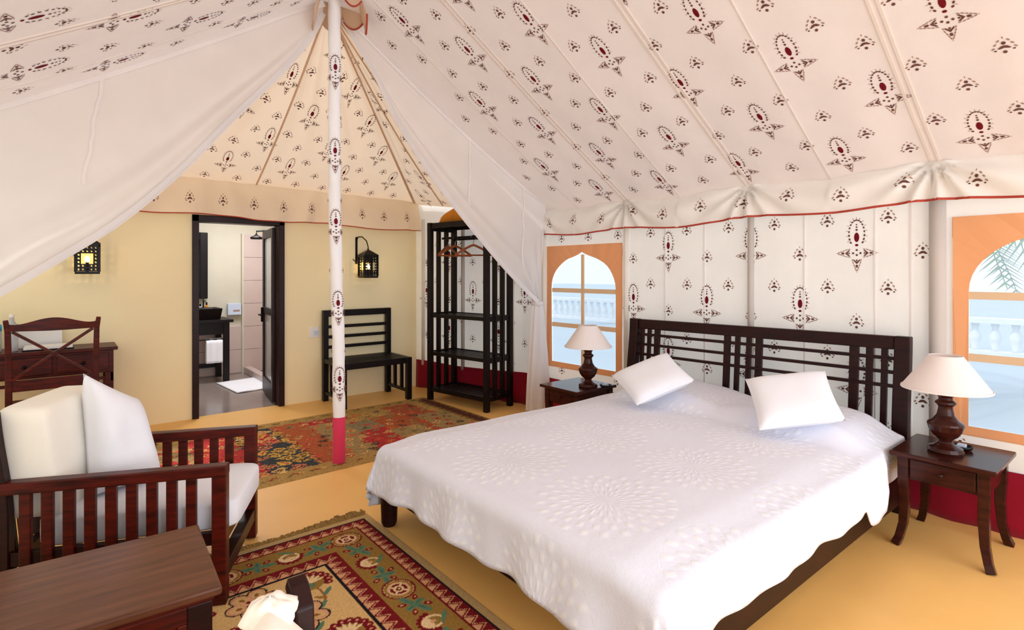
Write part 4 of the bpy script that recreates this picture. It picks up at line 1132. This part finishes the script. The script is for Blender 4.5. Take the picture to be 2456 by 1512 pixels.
# ------------------------------------------------------------ wall lanterns and switch
def sconce(u, zc, label, energy):
    t = thing('wall_lantern', label, 'lantern', (u, 6.44, zc), 0, 'black pierced wall lanterns'); y = -.16; h = .28; w = .085
    M().box(-.095, -.070, -.012, 0, .17, .50).build('wall_bracket', 'metal', t)
    m = M(); m.tube([(-.082, -.01, .46), (-.078, -.05, .50), (-.05, -.10, .50), (-.015, -.145, .45), (0, y, .38), (0, y, .33)], .007, 8); m.build('curved_arm', 'metal', t, smooth=True)
    m = M(); m.tube([(-.082, -.01, .22), (-.11, -.02, .20), (-.13, -.02, .23)], .005, 6); m.build('scroll', 'metal', t)
    m = M(); m.tube([(0+.014*math.cos(a), y, .335+.018*math.sin(a)) for a in np.linspace(0, 2*PI, 13)], .004, 6); m.build('ring', 'metal', t)
    m = M(); m.add([(-w-.006, y-w-.006, h), (w+.006, y-w-.006, h), (w+.006, y+w+.006, h), (-w-.006, y+w+.006, h), (-.02, y-.02, h+.055), (.02, y-.02, h+.055), (.02, y+.02, h+.055), (-.02, y+.02, h+.055)],
            [(3, 2, 1, 0), (4, 5, 6, 7), (0, 1, 5, 4), (1, 2, 6, 5), (2, 3, 7, 6), (3, 0, 4, 7)]); m.box(-w-.008, w+.008, y-w-.008, y+w+.008, h-.03, h); m.build('lantern_roof', 'metal', t)
    M().box(-w-.004, w+.004, y-w-.004, y+w+.004, 0, .022).build('lantern_base', 'metal', t)
    for sx in (-1, 1):
        for sy in (-1, 1): M().box(sx*w-.008, sx*w+.008, y+sy*w-.008, y+sy*w+.008, .02, h-.02).build('corner_post', 'metal', t)
    # pierced panels: rings and stars cut around the glass
    def panel(ax_):
        m = M(); nx, nz = 5, 7; cw = 2*(w-.008)/nx; ch = (h-.05)/nz
        for i in range(nx):
            for j in range(nz):
                if 1 <= i <= 3 and 2 <= j <= 4: continue
                x0 = -w+.008+i*cw; z0 = .025+j*ch; xc, zc_ = x0+cw/2, z0+ch/2; r = .30*cw; q = []
                k8 = [(xc+r*math.cos(a), zc_+r*math.sin(a)*1.1) for a in np.arange(0, 2*PI, PI/4)]
                o8 = [(x0+cw, zc_), (x0+cw, z0+ch), (xc, z0+ch), (x0, z0+ch), (x0, zc_), (x0, z0), (xc, z0), (x0+cw, z0)]
                for k in range(8): q.append((k8[k], o8[k], o8[(k+1) % 8], k8[(k+1) % 8]))
                for f in q:
                    pts = []
                    for off in (-.001, .001):
                        for (x, z) in f: pts.append({0: (x, y-w+off, z), 1: (x, y+w+off, z), 2: (-w+off, y+x, z), 3: (w+off, y+x, z)}[ax_])
                    m.add(pts, [(0, 1, 2, 3), (7, 6, 5, 4)])
        return m
    for a in range(4): panel(a).build('pierced_panel', 'metal', t)
    m = M(); m.lathe([(.008, 0), (.018, .015), (.020, .035), (.010, .055), (.002, .062)], (0, y, .105), 14); m.build('bulb', 'bulb', t, smooth=True)
    m = M(); m.lathe([(.012, 0), (.012, .085)], (0, y, .022), 10); m.build('candle_tube', 'metal', t)
    l = light('lantern_light', 'POINT', (0, y, .14), energy, (1, .72, .30), radius=.02); l.parent = t
    return t
sconce(2.88, 1.44, 'black pierced wall lantern right of the tent pole', 10)
sconce(.175, 1.49, 'black pierced wall lantern partly covered by the left curtain', 10)
t = thing('light_switch', 'white wall switch plate between the door and the bench', 'switch', (2.277, 6.44, .805))
M().box(-.058, .058, -.012, 0, -.06, .06).build('plate', 'plastic', t, bevel=.004); M().box(.0, .045, -.018, -.010, -.035, .02).build('rocker', 'bluebox', t, bevel=.002)
M().box(-.045, -.01, -.018, -.010, -.035, .02).build('rocker', 'plastic', t, bevel=.002)

# ------------------------------------------------------------ bathroom furniture
t = thing('washstand', 'black wooden washstand inside the bathroom', 'washstand', (1.3, 8.6, 0))
M().box(.55, 1.83, 8.30, 8.90, .82, .86).build('counter', 'black', t, world=True, bevel=.004)
for x in (.62, 1.75):
    for y in (8.36, 8.85): M().box(x-.035, x+.035, y-.035, y+.035, 0, .82).build('leg', 'black', t, world=True)
    M().box(x-.015, x+.015, 8.36, 8.85, .26, .44).build('end_panel', 'black', t, world=True)
M().box(.62, 1.75, 8.34, 8.36, .66, .82).build('front_apron', 'black', t, world=True); M().box(.62, 1.75, 8.34, 8.36, .585, .60).build('towel_rail', 'black', t, world=True)
M().box(.62, 1.75, 8.84, 8.88, .14, .20).build('back_stretcher', 'black', t, world=True)
t = thing('wash_basin', 'black trapezoid vessel basin on the washstand', 'basin', (1.50, 8.62, .86))
m = M(); m.add([(-.20, -.16, 0), (.20, -.16, 0), (.20, .16, 0), (-.20, .16, 0), (-.30, -.20, .15), (.22, -.20, .15), (.22, .20, .15), (-.30, .20, .15), (-.26, -.16, .15), (.18, -.16, .15), (.18, .16, .15), (-.26, .16, .15), (-.17, -.1, .03), (.12, -.1, .03), (.12, .1, .03), (-.17, .1, .03)],
  [(3, 2, 1, 0), (0, 1, 5, 4), (1, 2, 6, 5), (2, 3, 7, 6), (3, 0, 4, 7), (4, 5, 9, 8), (5, 6, 10, 9), (6, 7, 11, 10), (7, 4, 8, 11), (8, 9, 13, 12), (9, 10, 14, 13), (10, 11, 15, 14), (11, 8, 12, 15), (12, 13, 14, 15)])
m.build('bowl', 'black', t, bevel=.006); m = M(); m.tube([(.05, .19, .15), (.05, .19, .25), (.05, .12, .27), (.05, .06, .25)], .012, 8); m.build('faucet', 'chrome', t, smooth=True)
def toiletry(x, mat, h, label):
    t = thing('toiletry_bottle', label, 'bottle', (x, 8.86, .86)); m = M(); m.lathe([(.022, 0), (.026, .01), (.026, h*.7), (.010, h*.82)], (0, 0, 0), 14); m.build('body', mat, t, smooth=True)
    m = M(); m.lathe([(.012, h*.82), (.012, h)], (0, 0, 0), 10); m.build('cap', 'metal', t)
toiletry(1.60, 'yellow', .22, 'amber toiletry bottle behind the black basin'); toiletry(1.52, 'plastic', .20, 'white toiletry bottle behind the black basin')
t = thing('soap_dish', 'white soap dish at the front of the washstand', 'dish', (1.14, 8.345, .86)); M().box(-.10, .12, -.03, .05, 0, .025).build('dish', 'plastic', t, bevel=.006)
t = thing('wall_mirror', 'black framed mirror on the bathroom wall above the basin', 'mirror', (1.1, 8.93, 1.13))
M().box(-.52, .52, -.02, 0, 0, .95).build('glass', 'mirror', t)
for x0, x1, z0, z1 in ((-.52, -.42, 0, .95), (.42, .52, 0, .95), (-.42, .42, 0, .1), (-.42, .42, .85, .95)): M().box(x0, x1, -.05, 0, z0, z1).build('frame', 'black', t, bevel=.006)
m = M(); 
def tw(s, q):
    y = 8.325 if q < .5 else 8.375; z = .605-.33*(1-2*q) if q < .5 else .605-.33*(2*q-1); 
    return Vector((1.50+.20*s+.0, y+.004*math.sin(s*14), z+ (0 if q < .5 else 0)))
m.grid(tw, 12, 20); o = m.build('hand_towel', 'white', None, smooth=True, solid=.012); tag(o, 'white hand towel hanging on the washstand rail', 'towel')
m = M(); c4 = [Vector((1.61, 8.26, .012)), Vector((2.11, 8.36, .012)), Vector((2.10, 7.50, .012)), Vector((1.68, 7.43, .012))]
m.grid(lambda s, q: c4[0].lerp(c4[1], s).lerp(c4[3].lerp(c4[2], s), q)+Vector((0, 0, .004*math.sin(s*9)*math.sin(q*7))), 16, 16)
o = m.build('bath_mat', 'white', None, smooth=True, solid=.012); tag(o, 'white bath mat on the grey bathroom floor', 'mat')
t = thing('amenity_box', 'pale blue printed box on the bathroom wall right of the basin', 'box', (2.0, 8.93, .88))
M().box(-.12, .06, -.06, 0, 0, .17).build('box_body', 'bluebox', t, bevel=.004); M().box(-.05, .04, -.063, -.059, .05, .075).build('printed_mark', 'printlight', t)
t = thing('shower_head', 'black shower head on a wall arm in the shower corner', 'shower', (2.06, 8.05, 1.97))
m = M(); m.lathe([(.012, .06), (.03, .04), (.075, .02), (.078, 0), (.07, -.008)], (0, 0, 0), 20); m.build('rose', 'metal', t, smooth=True)
m = M(); m.tube([(0, 0, .06), (0, 0, .10), (.10, .0, .115), (1.56, 0, .14)], .012, 8); m.build('arm', 'metal', t, smooth=True)
